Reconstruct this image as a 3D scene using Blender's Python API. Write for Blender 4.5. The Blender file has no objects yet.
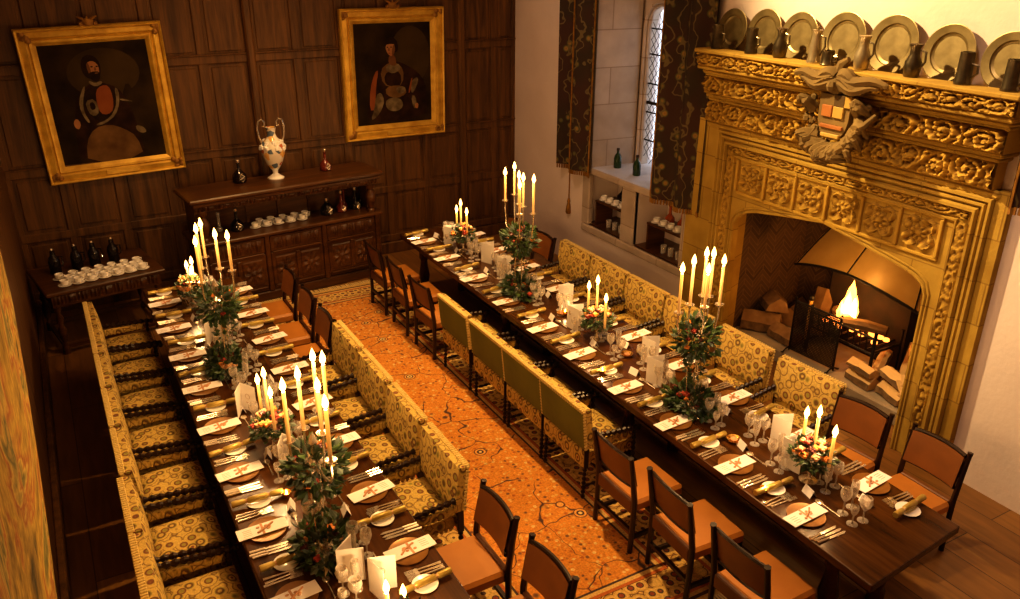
import bpy, math, random
from mathutils import Vector, Matrix, noise
random.seed(7)
PI = math.pi
scene = bpy.context.scene
COL = scene.collection
CANDLE_W = 3.0
ORD = ['first', 'second', 'third', 'fourth', 'fifth', 'sixth', 'seventh', 'eighth', 'ninth', 'tenth', 'eleventh']

# ------------------------------------------------------------------ mesh builder
class MB:
    def __init__(s):
        s.v = []; s.f = []; s.m = []; s.M = Matrix.Identity(4); s.mi = 0
    def at(s, loc=(0, 0, 0), rot=(0, 0, 0)):
        from mathutils import Euler
        s.M = Matrix.Translation(Vector(loc)) @ Euler(rot).to_matrix().to_4x4()
        return s
    def raw(s, vs, fs):
        b = len(s.v)
        s.v += [tuple(s.M @ Vector(p)) for p in vs]
        s.f += [tuple(b + i for i in f) for f in fs]
        s.m += [s.mi] * len(fs)
        return s
    def box(s, x0, x1, y0, y1, z0, z1, c=0.0):
        if c <= 0:
            vs = [(x, y, z) for x in (x0, x1) for y in (y0, y1) for z in (z0, z1)]
            fs = [(0, 1, 3, 2), (4, 6, 7, 5), (0, 4, 5, 1), (2, 3, 7, 6), (0, 2, 6, 4), (1, 5, 7, 3)]
            return s.raw(vs, fs)
        c = min(c, (x1 - x0) * .49, (y1 - y0) * .49, (z1 - z0) * .49)
        X = (x0, x1); Y = (y0, y1); Z = (z0, z1); sg = (1, -1)
        vs = []; idx = {}
        for i in (0, 1):
            for j in (0, 1):
                for k in (0, 1):
                    for a in range(3):
                        p = [X[i], Y[j], Z[k]]
                        d = [sg[i] * c, sg[j] * c, sg[k] * c]
                        q = [p[n] + (0 if n == a else d[n]) for n in range(3)]
                        idx[i, j, k, a] = len(vs); vs.append(tuple(q))
        fs = []
        def cyc(l):
            # order corners around
            return l
        for a in range(3):
            b, d = [n for n in range(3) if n != a]
            for e in (0, 1):
                q = []
                for (u, w) in ((0, 0), (1, 0), (1, 1), (0, 1)):
                    t = [0, 0, 0]; t[a] = e; t[b] = u; t[d] = w
                    q.append(idx[t[0], t[1], t[2], a])
                flip = (e == 0) ^ (a == 1)
                fs.append(tuple(reversed(q)) if flip else tuple(q))
        for a in range(3):          # edges along axis a
            b, d = [n for n in range(3) if n != a]
            for u in (0, 1):
                for w in (0, 1):
                    t0 = [0, 0, 0]; t0[b] = u; t0[d] = w
                    t1 = list(t0); t1[a] = 1
                    q = [idx[t0[0], t0[1], t0[2], b], idx[t1[0], t1[1], t1[2], b], idx[t1[0], t1[1], t1[2], d], idx[t0[0], t0[1], t0[2], d]]
                    flip = (u ^ w) ^ (a == 1) ^ True
                    fs.append(tuple(q) if flip else tuple(reversed(q)))
        for i in (0, 1):
            for j in (0, 1):
                for k in (0, 1):
                    q = [idx[i, j, k, 0], idx[i, j, k, 1], idx[i, j, k, 2]]
                    fs.append(tuple(q) if (i + j + k) % 2 else tuple(reversed(q)))
        return s.raw(vs, fs)
    def lathe(s, prof, n=16, cap=True):
        vs = []; fs = []
        for (r, z) in prof:
            for i in range(n):
                a = 2 * PI * i / n
                vs.append((r * math.cos(a), r * math.sin(a), z))
        for k in range(len(prof) - 1):
            for i in range(n):
                j = (i + 1) % n
                fs.append((k * n + i, k * n + j, (k + 1) * n + j, (k + 1) * n + i))
        if cap:
            if prof[0][0] > 1e-5: fs.append(tuple(reversed(range(n))))
            if prof[-1][0] > 1e-5: fs.append(tuple((len(prof) - 1) * n + i for i in range(n)))
        return s.raw(vs, fs)
    def tube(s, pts, rad, n=8, cap=True):
        P = [Vector(p) for p in pts]
        if not isinstance(rad, (list, tuple)): rad = [rad] * len(P)
        vs = []; fs = []
        up = None
        for k, p in enumerate(P):
            t = (P[min(k + 1, len(P) - 1)] - P[max(k - 1, 0)]).normalized()
            if up is None:
                up = Vector((0, 0, 1)) if abs(t.z) < .9 else Vector((1, 0, 0))
            a = t.cross(up)
            if a.length < 1e-4: a = t.cross(Vector((0, 1, 0)))
            a.normalize(); b = a.cross(t).normalized(); up = b
            for i in range(n):
                q = 2 * PI * i / n
                vs.append(tuple(p + (a * math.cos(q) + b * math.sin(q)) * rad[k]))
        for k in range(len(P) - 1):
            for i in range(n):
                j = (i + 1) % n
                fs.append((k * n + j, k * n + i, (k + 1) * n + i, (k + 1) * n + j))
        if cap:
            fs.append(tuple(range(n))); fs.append(tuple((len(P) - 1) * n + i for i in reversed(range(n))))
        return s.raw(vs, fs)
    def ball(s, c, r, n=8, sq=(1, 1, 1)):
        m = max(3, n // 2)
        vs = [(c[0], c[1], c[2] - r * sq[2])]
        for k in range(1, m):
            ph = -PI / 2 + PI * k / m
            for i in range(n):
                a = 2 * PI * i / n
                vs.append((c[0] + r * sq[0] * math.cos(ph) * math.cos(a), c[1] + r * sq[1] * math.cos(ph) * math.sin(a), c[2] + r * sq[2] * math.sin(ph)))
        vs.append((c[0], c[1], c[2] + r * sq[2])); top = len(vs) - 1
        fs = []
        for i in range(n):
            j = (i + 1) % n
            fs.append((0, 1 + j, 1 + i))
            fs.append((top, 1 + (m - 2) * n + i, 1 + (m - 2) * n + j))
            for k in range(m - 2):
                fs.append((1 + k * n + i, 1 + k * n + j, 1 + (k + 1) * n + j, 1 + (k + 1) * n + i))
        return s.raw(vs, fs)
    def prism(s, poly, z0, z1):
        n = len(poly)
        vs = [(p[0], p[1], z0) for p in poly] + [(p[0], p[1], z1) for p in poly]
        fs = [tuple(reversed(range(n))), tuple(range(n, 2 * n))]
        fs += [(i, (i + 1) % n, n + (i + 1) % n, n + i) for i in range(n)]
        return s.raw(vs, fs)
    def grid(s, nu, nv, fn):
        vs = [fn(i / nu, j / nv) for i in range(nu + 1) for j in range(nv + 1)]
        w = nv + 1
        fs = [(i * w + j, (i + 1) * w + j, (i + 1) * w + j + 1, i * w + j + 1) for i in range(nu) for j in range(nv)]
        return s.raw(vs, fs)
    def build(s, name, mats, parent=None, smooth=True, ang=40):
        me = bpy.data.meshes.new(name)
        me.from_pydata(s.v, [], s.f)
        if not isinstance(mats, (list, tuple)): mats = [mats]
        for m in mats: me.materials.append(m)
        if len(mats) > 1: me.polygons.foreach_set('material_index', s.m)
        if smooth:
            me.shade_smooth()
            me.set_sharp_from_angle(angle=math.radians(ang))
        me.update()
        o = bpy.data.objects.new(name, me)
        COL.objects.link(o)
        if parent: o.parent = parent
        return o

def thing(name, label, cat, loc=(0, 0, 0), rotz=0, group=None, rot=None):
    o = bpy.data.objects.new(name, None); COL.objects.link(o)
    o.empty_display_size = .1
    o.location = loc; o.rotation_euler = rot if rot else (0, 0, rotz)
    return tag(o, label, cat, group)
def tag(o, label, cat, group=None):
    o['label'] = label; o['category'] = cat
    if group: o['group'] = group
    return o
def struct(o):
    o['kind'] = 'structure'; return o
def place(o, loc, rotz=0):
    o.location = loc; o.rotation_euler = (0, 0, rotz); return o
USED = {}
def inst(key, make, label, cat, loc, rotz=0, group=None, rot=None):
    """first call builds the thing, later calls copy it with its parts and sub-parts"""
    if key not in USED:
        o = make(); USED[key] = o
    else:
        src = USED[key]
        o = src.copy(); COL.objects.link(o)
        for ch in src.children:
            c = ch.copy(); COL.objects.link(c); c.parent = o
            for g in ch.children:
                d = g.copy(); COL.objects.link(d); d.parent = c
    o.location = loc; o.rotation_euler = rot if rot else (0, 0, rotz)
    return tag(o, label, cat, group)

# ------------------------------------------------------------------ materials
def newmat(name):
    m = bpy.data.materials.new(name); m.use_nodes = True
    nt = m.node_tree; nt.nodes.clear()
    out = nt.nodes.new('ShaderNodeOutputMaterial')
    p = nt.nodes.new('ShaderNodeBsdfPrincipled')
    nt.links.new(p.outputs[0], out.inputs[0])
    return m, nt, p, out
def N(nt, t, **kw):
    n = nt.nodes.new('ShaderNode' + t)
    for k, v in kw.items():
        if k in n.inputs: n.inputs[k].default_value = v
        else: setattr(n, k, v)
    return n
def L(nt, a, b): nt.links.new(a, b)
def ramp(nt, stops, fac, interp='LINEAR'):
    r = nt.nodes.new('ShaderNodeValToRGB'); r.color_ramp.interpolation = interp
    e = r.color_ramp.elements
    while len(e) < len(stops): e.new(.5)
    for i, (p, c) in enumerate(stops):
        e[i].position = p; e[i].color = (*c, 1)
    L(nt, fac, r.inputs[0]); return r
def mixc(nt, f, a, b, mode='MIX'):
    m = nt.nodes.new('ShaderNodeMix'); m.data_type = 'RGBA'; m.blend_type = mode
    if isinstance(f, float): m.inputs[0].default_value = f
    else: L(nt, f, m.inputs[0])
    for i, c in ((6, a), (7, b)):
        if isinstance(c, tuple): m.inputs[i].default_value = (*c, 1)
        else: L(nt, c, m.inputs[i])
    return m.outputs[2]
def coords(nt, scale=(1, 1, 1), rot=(0, 0, 0), out='Object', loc=(0, 0, 0)):
    t = N(nt, 'TexCoord'); mp = N(nt, 'Mapping')
    mp.inputs['Scale'].default_value = scale; mp.inputs['Rotation'].default_value = rot; mp.inputs['Location'].default_value = loc
    L(nt, t.outputs[out], mp.inputs[0]); return mp.outputs[0]
def bump(nt, p, h, s=.3, d=.02):
    b = N(nt, 'Bump'); b.inputs['Strength'].default_value = s; b.inputs['Distance'].default_value = d
    L(nt, h, b.inputs['Height']); L(nt, b.outputs[0], p.inputs['Normal'])
def noisy(name, c1, c2, scale=8, rough=.6, metal=0, bmp=0, stretch=(1, 1, 1), detail=6, spec=None, rr=None):
    m, nt, p, out = newmat(name)
    co = coords(nt, stretch)
    n = N(nt, 'TexNoise', Scale=scale, Detail=detail); L(nt, co, n.inputs['Vector'])
    r = ramp(nt, [(.3, c1), (.7, c2)], n.outputs['Fac'])
    L(nt, r.outputs[0], p.inputs['Base Color'])
    p.inputs['Roughness'].default_value = rough; p.inputs['Metallic'].default_value = metal
    if spec is not None: p.inputs['Specular IOR Level'].default_value = spec
    if bmp: bump(nt, p, n.outputs['Fac'], bmp, .01)
    return m
def emis(name, col, s, transparent=False):
    m = bpy.data.materials.new(name); m.use_nodes = True; nt = m.node_tree; nt.nodes.clear()
    out = nt.nodes.new('ShaderNodeOutputMaterial'); e = N(nt, 'Emission'); e.inputs[0].default_value = (*col, 1); e.inputs[1].default_value = s
    if transparent:
        t = N(nt, 'BsdfTransparent'); a = N(nt, 'AddShader')
        L(nt, e.outputs[0], a.inputs[0]); L(nt, t.outputs[0], a.inputs[1]); L(nt, a.outputs[0], out.inputs[0])
    else: L(nt, e.outputs[0], out.inputs[0])
    m.cycles.emission_sampling = 'NONE'
    return m

M = {}
def wood(name, c1, c2, rough=.45, axis='z', scale=6, bmp=.15, spec=.4):
    st = {'x': (.12, 1.6, 1.6), 'y': (1.6, .12, 1.6), 'z': (1.6, 1.6, .12)}[axis]
    m, nt, p, out = newmat(name)
    co = coords(nt, st)
    n = N(nt, 'TexNoise', Scale=scale, Detail=8, Distortion=1.2); L(nt, co, n.inputs['Vector'])
    n2 = N(nt, 'TexNoise', Scale=scale * 7, Detail=4); L(nt, co, n2.inputs['Vector'])
    mx = N(nt, 'Math', operation='MULTIPLY_ADD'); L(nt, n2.outputs['Fac'], mx.inputs[0]); mx.inputs[1].default_value = .4
    L(nt, n.outputs['Fac'], mx.inputs[2])
    r = ramp(nt, [(.45, c1), (.95, c2)], mx.outputs[0])
    L(nt, r.outputs[0], p.inputs['Base Color']); p.inputs['Roughness'].default_value = rough; p.inputs['Specular IOR Level'].default_value = spec
    bump(nt, p, mx.outputs[0], bmp, .006)
    return m
M['panel'] = wood('oak_panelling', (.042, .016, .0035), (.165, .072, .016), .5, 'z')
M['side'] = wood('carved_oak', (.03, .0105, .0025), (.13, .05, .011), .34, 'x')
M['table'] = wood('table_wood', (.026, .009, .002), (.1, .037, .007), .26, 'y', 5, .06, .3)
M['chairwood'] = wood('chair_wood', (.012, .005, .0025), (.035, .014, .006), .35, 'z')
M['leather'] = noisy('tan_leather', (.4, .15, .022), (.5, .2, .032), 5, .5, bmp=.08)
M['leatherback'] = noisy('brown_leather', (.13, .045, .011), (.2, .07, .017), 4, .45, bmp=.06)
M['leatherfront'] = noisy('worn_leather', (.17, .06, .012), (.24, .085, .017), 4, .5, bmp=.06)
M['velvet'] = noisy('green_velvet', (.13, .125, .02), (.2, .19, .03), 3, .9, bmp=.05)
M['trimfab'] = noisy('gold_braid', (.62, .45, .13), (.8, .62, .25), 60, .8, bmp=.4)
M['gold'] = noisy('gilt', (.5, .28, .03), (.74, .47, .07), 9, .45, .35, .2)
M['giltdark'] = noisy('dark_gilt', (.22, .1, .015), (.4, .2, .03), 20, .5, .4, .3)  # a darker gilt tone for ornaments, braid and tassel
M['silver'] = noisy('silver', (.7, .6, .47), (.85, .76, .62), 20, .24, .85)
M['pewter'] = noisy('pewter', (.17, .125, .05), (.28, .215, .095), 12, .4, .6, .12)
M['pewterd'] = noisy('dark_pewter', (.1, .078, .045), (.19, .15, .09), 12, .3, .85, .1)
M['pewterb'] = noisy('bright_pewter', (.42, .34, .2), (.56, .46, .3), 12, .3, .7, .1)
M['copper'] = noisy('copper_hood', (.62, .34, .08), (.8, .5, .15), 3, .4, .2, .1)
M['iron'] = noisy('black_iron', (.012, .01, .009), (.03, .025, .02), 20, .5, .6)
M['brass'] = noisy('brass', (.7, .4, .1), (.85, .55, .18), 10, .25, 1)
M['paper'] = noisy('white_paper', (.82, .76, .7), (.88, .83, .77), 4, .85)
M['linen'] = noisy('white_card', (.86, .8, .76), (.93, .88, .84), 5, .8)
M['china'] = noisy('white_china', (.9, .86, .8), (.94, .9, .85), 3, .2)
M['charger'] = noisy('charger_wood', (.19, .08, .022), (.33, .165, .045), 9, .3, .35)
M['ribbon'] = noisy('russet_ribbon', (.45, .19, .08), (.62, .34, .18), 25, .6)
M['ink'] = noisy('brown_ink', (.35, .18, .12), (.45, .25, .16), 9, .8)
M['cracker'] = noisy('gold_cracker_paper', (.36, .25, .055), (.52, .38, .1), 14, .38, .4, .1)
M['leaf'] = noisy('leaf_green', (.025, .055, .016), (.075, .13, .035), 9, .55)
M['leaf2'] = noisy('eucalyptus', (.09, .13, .1), (.18, .23, .18), 9, .6)
M['orange'] = noisy('orange_petal', (.75, .22, .03), (.9, .38, .08), 12, .6)
M['redfl'] = noisy('red_petal', (.3, .03, .02), (.5, .08, .05), 12, .6)
M['peach'] = noisy('peach_petal', (.62, .3, .13), (.72, .42, .22), 12, .6)
M['berry'] = noisy('dark_berry', (.08, .015, .02), (.16, .04, .03), 9, .3)
M['stone'] = None
M['logbark'] = noisy('bark', (.09, .05, .02), (.2, .12, .05), 14, .9, bmp=.6, stretch=(1, .3, 1))
M['logcut'] = noisy('split_wood', (.5, .3, .11), (.68, .45, .19), 6, .8, bmp=.2, stretch=(.3, 2, 2))
M['logend'] = noisy('brown_log_end', (.2, .11, .04), (.32, .19, .075), 9, .9, bmp=.3)  # darker brown cut faces for the left woodpile
M['soot'] = noisy('soot', (.006, .003, .0012), (.028, .012, .004), 5, .95, bmp=.3)
M['bottleg'] = noisy('green_bottle', (.01, .03, .008), (.02, .05, .015), 3, .12, spec=.6)
M['bottled'] = noisy('dark_bottle', (.006, .004, .004), (.014, .009, .008), 3, .08, spec=.7)
M['redwine'] = noisy('ruby_glass', (.1, .014, .007), (.17, .03, .012), 3, .08, spec=.7)
M['amber'] = noisy('backlit_amber_glass', (.3, .05, .01), (.45, .1, .02), 3, .08, spec=.7)  # light coming through from behind is put into the brighter colour
M['wick'] = noisy('wick', (.02, .01, .005), (.04, .02, .01), 9, .9)
M['flame'] = emis('candle_flame', (1, .55, .13), 5, True)
M['fire'] = emis('fire_flame', (1, .4, .05), 2.6, True)
M['fire2'] = emis('fire_core', (1, .7, .25), 4, True)
M['ember'] = emis('embers', (1, .25, .04), 3)
M['plank'] = None

# candle wax: flame light soaking through is put in as emission, stronger upward
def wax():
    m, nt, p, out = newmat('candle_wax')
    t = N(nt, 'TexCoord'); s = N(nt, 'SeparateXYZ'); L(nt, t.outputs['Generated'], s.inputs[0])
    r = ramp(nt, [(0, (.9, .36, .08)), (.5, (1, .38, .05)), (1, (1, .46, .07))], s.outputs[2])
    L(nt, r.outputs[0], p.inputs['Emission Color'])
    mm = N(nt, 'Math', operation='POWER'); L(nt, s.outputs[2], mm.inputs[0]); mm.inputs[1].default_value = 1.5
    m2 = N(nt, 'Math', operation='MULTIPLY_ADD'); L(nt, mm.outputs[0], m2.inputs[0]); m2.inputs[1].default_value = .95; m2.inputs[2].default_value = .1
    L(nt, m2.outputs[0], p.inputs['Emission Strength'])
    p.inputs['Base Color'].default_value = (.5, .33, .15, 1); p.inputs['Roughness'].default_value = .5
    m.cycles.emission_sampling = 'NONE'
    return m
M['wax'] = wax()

def glassmat(name, tint=(1, .97, .93), a=.8):
    m = bpy.data.materials.new(name); m.use_nodes = True; nt = m.node_tree; nt.nodes.clear()
    out = nt.nodes.new('ShaderNodeOutputMaterial')
    tr = N(nt, 'BsdfTransparent'); tr.inputs[0].default_value = (*tint, 1)
    gl = N(nt, 'BsdfPrincipled'); gl.inputs['Roughness'].default_value = .12; gl.inputs[0].default_value = (.8, .76, .7, 1); gl.inputs['Specular IOR Level'].default_value = 1
    lw = N(nt, 'LayerWeight'); lw.inputs[0].default_value = .35
    mp = N(nt, 'MapRange'); L(nt, lw.outputs['Facing'], mp.inputs[0]); mp.inputs[3].default_value = 1 - a; mp.inputs[4].default_value = .8
    mx = N(nt, 'MixShader'); L(nt, mp.outputs[0], mx.inputs[0]); L(nt, tr.outputs[0], mx.inputs[1]); L(nt, gl.outputs[0], mx.inputs[2])
    L(nt, mx.outputs[0], out.inputs[0]); return m
M['glass'] = glassmat('clear_glass')

def plaster():
    m, nt, p, out = newmat('plaster')
    co = coords(nt)
    n = N(nt, 'TexNoise', Scale=1.2, Detail=5); L(nt, co, n.inputs['Vector'])
    n2 = N(nt, 'TexNoise', Scale=22, Detail=6); L(nt, co, n2.inputs['Vector'])
    r = ramp(nt, [(.3, (.68, .56, .5)), (.7, (.79, .67, .6))], n.outputs['Fac'])
    L(nt, r.outputs[0], p.inputs['Base Color']); p.inputs['Roughness'].default_value = .9
    bump(nt, p, n2.outputs['Fac'], .25, .01); return m
M['plaster'] = plaster()
def stonemat(name, c1, c2, blocks=True, sc=1.0):
    m, nt, p, out = newmat(name)
    t = N(nt, 'TexCoord'); s = N(nt, 'SeparateXYZ'); L(nt, t.outputs['Object'], s.inputs[0])
    ad = N(nt, 'Math', operation='ADD'); L(nt, s.outputs[0], ad.inputs[0]); L(nt, s.outputs[1], ad.inputs[1])
    c = N(nt, 'CombineXYZ'); L(nt, ad.outputs[0], c.inputs[0]); L(nt, s.outputs[2], c.inputs[1])
    n = N(nt, 'TexNoise', Scale=3.5, Detail=8); L(nt, t.outputs['Object'], n.inputs['Vector'])
    n2 = N(nt, 'TexNoise', Scale=40, Detail=5); L(nt, t.outputs['Object'], n2.inputs['Vector'])
    r = ramp(nt, [(.3, c1), (.7, c2)], n.outputs['Fac'])
    col = r.outputs[0]
    if blocks:
        b = N(nt, 'TexBrick'); L(nt, c.outputs[0], b.inputs['Vector'])
        b.inputs['Scale'].default_value = 1; b.inputs['Mortar Size'].default_value = .006; b.inputs['Brick Width'].default_value = .62 * sc; b.inputs['Row Height'].default_value = .34 * sc
        b.inputs['Color1'].default_value = (1, 1, 1, 1); b.inputs['Color2'].default_value = (.82, .8, .76, 1); b.inputs['Mortar'].default_value = (.6, .55, .5, 1)
        col = mixc(nt, 1.0, col, b.outputs['Color'], 'MULTIPLY')
    L(nt, col, p.inputs['Base Color']); p.inputs['Roughness'].default_value = .88
    bump(nt, p, n2.outputs['Fac'], .35, .008); return m
M['stone'] = stonemat('hamstone', (.35, .21, .024), (.5, .325, .052))
M['carve'] = stonemat('carved_hamstone', (.34, .205, .021), (.54, .345, .052), False)
M['winstone'] = stonemat('window_stone', (.42, .33, .26), (.55, .44, .35), True, 1.3)
def shade_hollows(m, dark=(.3, .22, .14), lo=.42, hi=.56):  # puts recess shade into the colour: carved hollows darken, ridges lighten
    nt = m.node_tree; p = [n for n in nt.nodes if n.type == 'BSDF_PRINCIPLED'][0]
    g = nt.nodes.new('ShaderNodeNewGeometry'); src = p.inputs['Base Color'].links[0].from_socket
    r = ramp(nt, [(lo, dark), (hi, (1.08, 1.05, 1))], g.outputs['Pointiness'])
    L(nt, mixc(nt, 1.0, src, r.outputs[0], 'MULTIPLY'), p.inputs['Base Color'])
shade_hollows(M['carve'])
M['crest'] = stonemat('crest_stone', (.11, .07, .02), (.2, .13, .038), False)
shade_hollows(M['crest'])
M['crestr'] = noisy('crest_red', (.3, .1, .018), (.4, .15, .03), 9, .7)
M['crestg'] = noisy('crest_gold', (.42, .26, .05), (.5, .32, .07), 9, .6)
M['hearth'] = stonemat('hearth_stone', (.2, .16, .11), (.34, .27, .18), False)

def floormat():
    m, nt, p, out = newmat('oak_floor')
    co = coords(nt, rot=(0, 0, PI / 2))
    b = N(nt, 'TexBrick'); L(nt, co, b.inputs['Vector'])
    b.inputs['Scale'].default_value = 1; b.inputs['Brick Width'].default_value = 2.6; b.inputs['Row Height'].default_value = .3
    b.inputs['Mortar Size'].default_value = .004; b.inputs['Color1'].default_value = (.32, .155, .04, 1); b.inputs['Color2'].default_value = (.19, .085, .022, 1); b.inputs['Mortar'].default_value = (.05, .022, .007, 1)
    co2 = coords(nt, (5, .5, 1))
    n = N(nt, 'TexNoise', Scale=4, Detail=8, Distortion=.6); L(nt, co2, n.inputs['Vector'])
    r = ramp(nt, [(.25, (.6, .6, .6)), (.75, (1.1, 1.1, 1.1))], n.outputs['Fac'])
    c = mixc(nt, 1.0, b.outputs['Color'], r.outputs[0], 'MULTIPLY')
    L(nt, c, p.inputs['Base Color']); p.inputs['Roughness'].default_value = .38
    bump(nt, p, n.outputs['Fac'], .1, .005); return m
M['floor'] = floormat()

def upholstery(name, ground, leaf, ring, core, scale=9.5):
    m, nt, p, out = newmat(name)
    co = coords(nt, (1, .9, .8), (.35, .2, .1))
    v = N(nt, 'TexVoronoi', Scale=scale, Randomness=.75); L(nt, co, v.inputs['Vector'])
    r = ramp(nt, [(0, core), (.12, core), (.17, ground), (.24, ground), (.29, ring), (.37, ring), (.43, leaf), (.5, ground), (.62, ground), (.68, ring), (.73, ground)], v.outputs['Distance'])
    v2 = N(nt, 'TexVoronoi', Scale=scale * .5, Randomness=.6); L(nt, co, v2.inputs['Vector'])
    s = N(nt, 'SeparateColor'); L(nt, v.outputs['Color'], s.inputs[0])
    g = N(nt, 'Math', operation='GREATER_THAN'); L(nt, s.outputs[0], g.inputs[0]); g.inputs[1].default_value = .55
    r2 = ramp(nt, [(0, leaf), (.2, leaf), (.27, core), (.34, ring), (.4, ground), (.62, ground), (.68, ring), (.73, ground)], v.outputs['Distance'])
    c = mixc(nt, g.outputs[0], r.outputs[0], r2.outputs[0])
    n = N(nt, 'TexNoise', Scale=90, Detail=3); L(nt, co, n.inputs['Vector'])
    rr = ramp(nt, [(.3, (.75, .75, .75)), (.7, (1.1, 1.1, 1.1))], n.outputs['Fac'])
    c = mixc(nt, 1.0, c, rr.outputs[0], 'MULTIPLY')
    L(nt, c, p.inputs['Base Color']); p.inputs['Roughness'].default_value = .85
    bump(nt, p, n.outputs['Fac'], .2, .004); return m
M['uph'] = upholstery('floral_upholstery', (.64, .45, .12), (.33, .28, .06), (.17, .085, .03), (.24, .07, .035), 13.5)

def rugmat():
    m, nt, p, out = newmat('persian_rug')
    t = N(nt, 'TexCoord'); s = N(nt, 'SeparateXYZ'); L(nt, t.outputs['Object'], s.inputs[0])
    warp = N(nt, 'TexNoise', Scale=3.5, Detail=2); L(nt, t.outputs['Object'], warp.inputs['Vector'])
    vm = N(nt, 'VectorMath', operation='MULTIPLY_ADD'); L(nt, warp.outputs['Color'], vm.inputs[0]); vm.inputs[1].default_value = (.35, .35, 0); L(nt, t.outputs['Object'], vm.inputs[2])
    # fine all-over figuring
    v = N(nt, 'TexVoronoi', Scale=30, Randomness=1); L(nt, t.outputs['Object'], v.inputs['Vector'])
    sc = N(nt, 'SeparateColor'); L(nt, v.outputs['Color'], sc.inputs[0])
    base = ramp(nt, [(0, (.66, .25, .04)), (.35, (.78, .36, .07)), (.55, (.72, .44, .13)), (.68, (.46, .13, .03)), (.8, (.2, .09, .05)), (.9, (.8, .58, .24))], sc.outputs[0], 'CONSTANT')
    f = ramp(nt, [(.3, (1, 1, 1)), (.55, (0, 0, 0))], v.outputs['Distance'])
    c = mixc(nt, f.outputs[0], (.7, .28, .045), base.outputs[0])
    # vine lines
    v2 = N(nt, 'TexVoronoi', Scale=2.1, Randomness=1.0, feature='DISTANCE_TO_EDGE'); L(nt, vm.outputs[0], v2.inputs['Vector'])
    gap = N(nt, 'TexNoise', Scale=2.2, Detail=1); L(nt, t.outputs['Object'], gap.inputs['Vector'])
    gm_ = N(nt, 'MapRange'); L(nt, gap.outputs['Fac'], gm_.inputs[0]); gm_.inputs[1].default_value = .36; gm_.inputs[2].default_value = .5; gm_.inputs[3].default_value = .001; gm_.inputs[4].default_value = 1
    dv = N(nt, 'Math', operation='DIVIDE'); L(nt, v2.outputs['Distance'], dv.inputs[0]); L(nt, gm_.outputs[0], dv.inputs[1])
    l = ramp(nt, [(.006, (1, 1, 1)), (.014, (0, 0, 0))], dv.outputs[0])
    c = mixc(nt, l.outputs[0], c, (.09, .045, .04))
    # rosettes
    v3 = N(nt, 'TexVoronoi', Scale=3.6, Randomness=.7); L(nt, t.outputs['Object'], v3.inputs['Vector'])
    ro = ramp(nt, [(0, (.1, .05, .05)), (.05, (.85, .62, .26)), (.1, (.08, .045, .05)), (.14, (.8, .4, .1)), (.19, (.14, .06, .04))], v3.outputs['Distance'], 'CONSTANT')
    rm = ramp(nt, [(.21, (1, 1, 1)), (.23, (0, 0, 0))], v3.outputs['Distance'])
    c = mixc(nt, rm.outputs[0], c, ro.outputs[0])
    # border: distance to rug edge (half size 1.0 x 3.15 about its middle)
    ax = N(nt, 'Math', operation='ABSOLUTE'); L(nt, s.outputs[0], ax.inputs[0])
    ay = N(nt, 'Math', operation='ABSOLUTE'); L(nt, s.outputs[1], ay.inputs[0])
    dx = N(nt, 'Math', operation='SUBTRACT'); dx.inputs[0].default_value = RUGW / 2; L(nt, ax.outputs[0], dx.inputs[1])
    dy = N(nt, 'Math', operation='SUBTRACT'); dy.inputs[0].default_value = RUGL / 2; L(nt, ay.outputs[0], dy.inputs[1])
    d = N(nt, 'Math', operation='MINIMUM'); L(nt, dx.outputs[0], d.inputs[0]); L(nt, dy.outputs[0], d.inputs[1])
    v4 = N(nt, 'TexVoronoi', Scale=11, Randomness=.5); L(nt, t.outputs['Object'], v4.inputs['Vector'])
    bc = ramp(nt, [(0, (.3, .07, .03)), (.2, (.1, .06, .05)), (.3, (.72, .48, .16)), (.5, (.6, .38, .11)), (.62, (.2, .09, .04)), (.7, (.68, .44, .14))], v4.outputs['Distance'], 'CONSTANT')
    bl = ramp(nt, [(0, (.62, .4, .12)), (.04, (.1, .05, .04)), (.07, (.7, .45, .15)), (.1, (.5, .14, .03)), (.13, (0, 0, 0)), (.36, (.5, .14, .03)), (.39, (.7, .46, .16)), (.42, (.08, .045, .04))], d.outputs[0], 'CONSTANT')
    g1 = N(nt, 'Math', operation='GREATER_THAN'); L(nt, d.outputs[0], g1.inputs[0]); g1.inputs[1].default_value = .13
    g2 = N(nt, 'Math', operation='LESS_THAN'); L(nt, d.outputs[0], g2.inputs[0]); g2.inputs[1].default_value = .36
    gm = N(nt, 'Math', operation='MULTIPLY'); L(nt, g1.outputs[0], gm.inputs[0]); L(nt, g2.outputs[0], gm.inputs[1])
    bcol = mixc(nt, gm.outputs[0], bl.outputs[0], bc.outputs[0])
    g3 = N(nt, 'Math', operation='LESS_THAN'); L(nt, d.outputs[0], g3.inputs[0]); g3.inputs[1].default_value = .44
    c = mixc(nt, g3.outputs[0], c, bcol)
    nz = N(nt, 'TexNoise', Scale=70, Detail=4); L(nt, t.outputs['Object'], nz.inputs['Vector'])
    rr = ramp(nt, [(.3, (.7, .7, .7)), (.7, (1.15, 1.15, 1.15))], nz.outputs['Fac'])
    c = mixc(nt, 1.0, c, rr.outputs[0], 'MULTIPLY')
    L(nt, c, p.inputs['Base Color']); p.inputs['Roughness'].default_value = .95
    bump(nt, p, nz.outputs['Fac'], .3, .005); return m
RUGX0, RUGX1, RUGY0, RUGY1 = 1.72, 3.56, 3.02, 9.42
RUGW, RUGL = RUGX1 - RUGX0, RUGY1 - RUGY0
M['rug'] = rugmat()
M['fringe'] = noisy('rug_fringe', (.6, .42, .16), (.75, .56, .25), 40, .95, bmp=.5)

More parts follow.
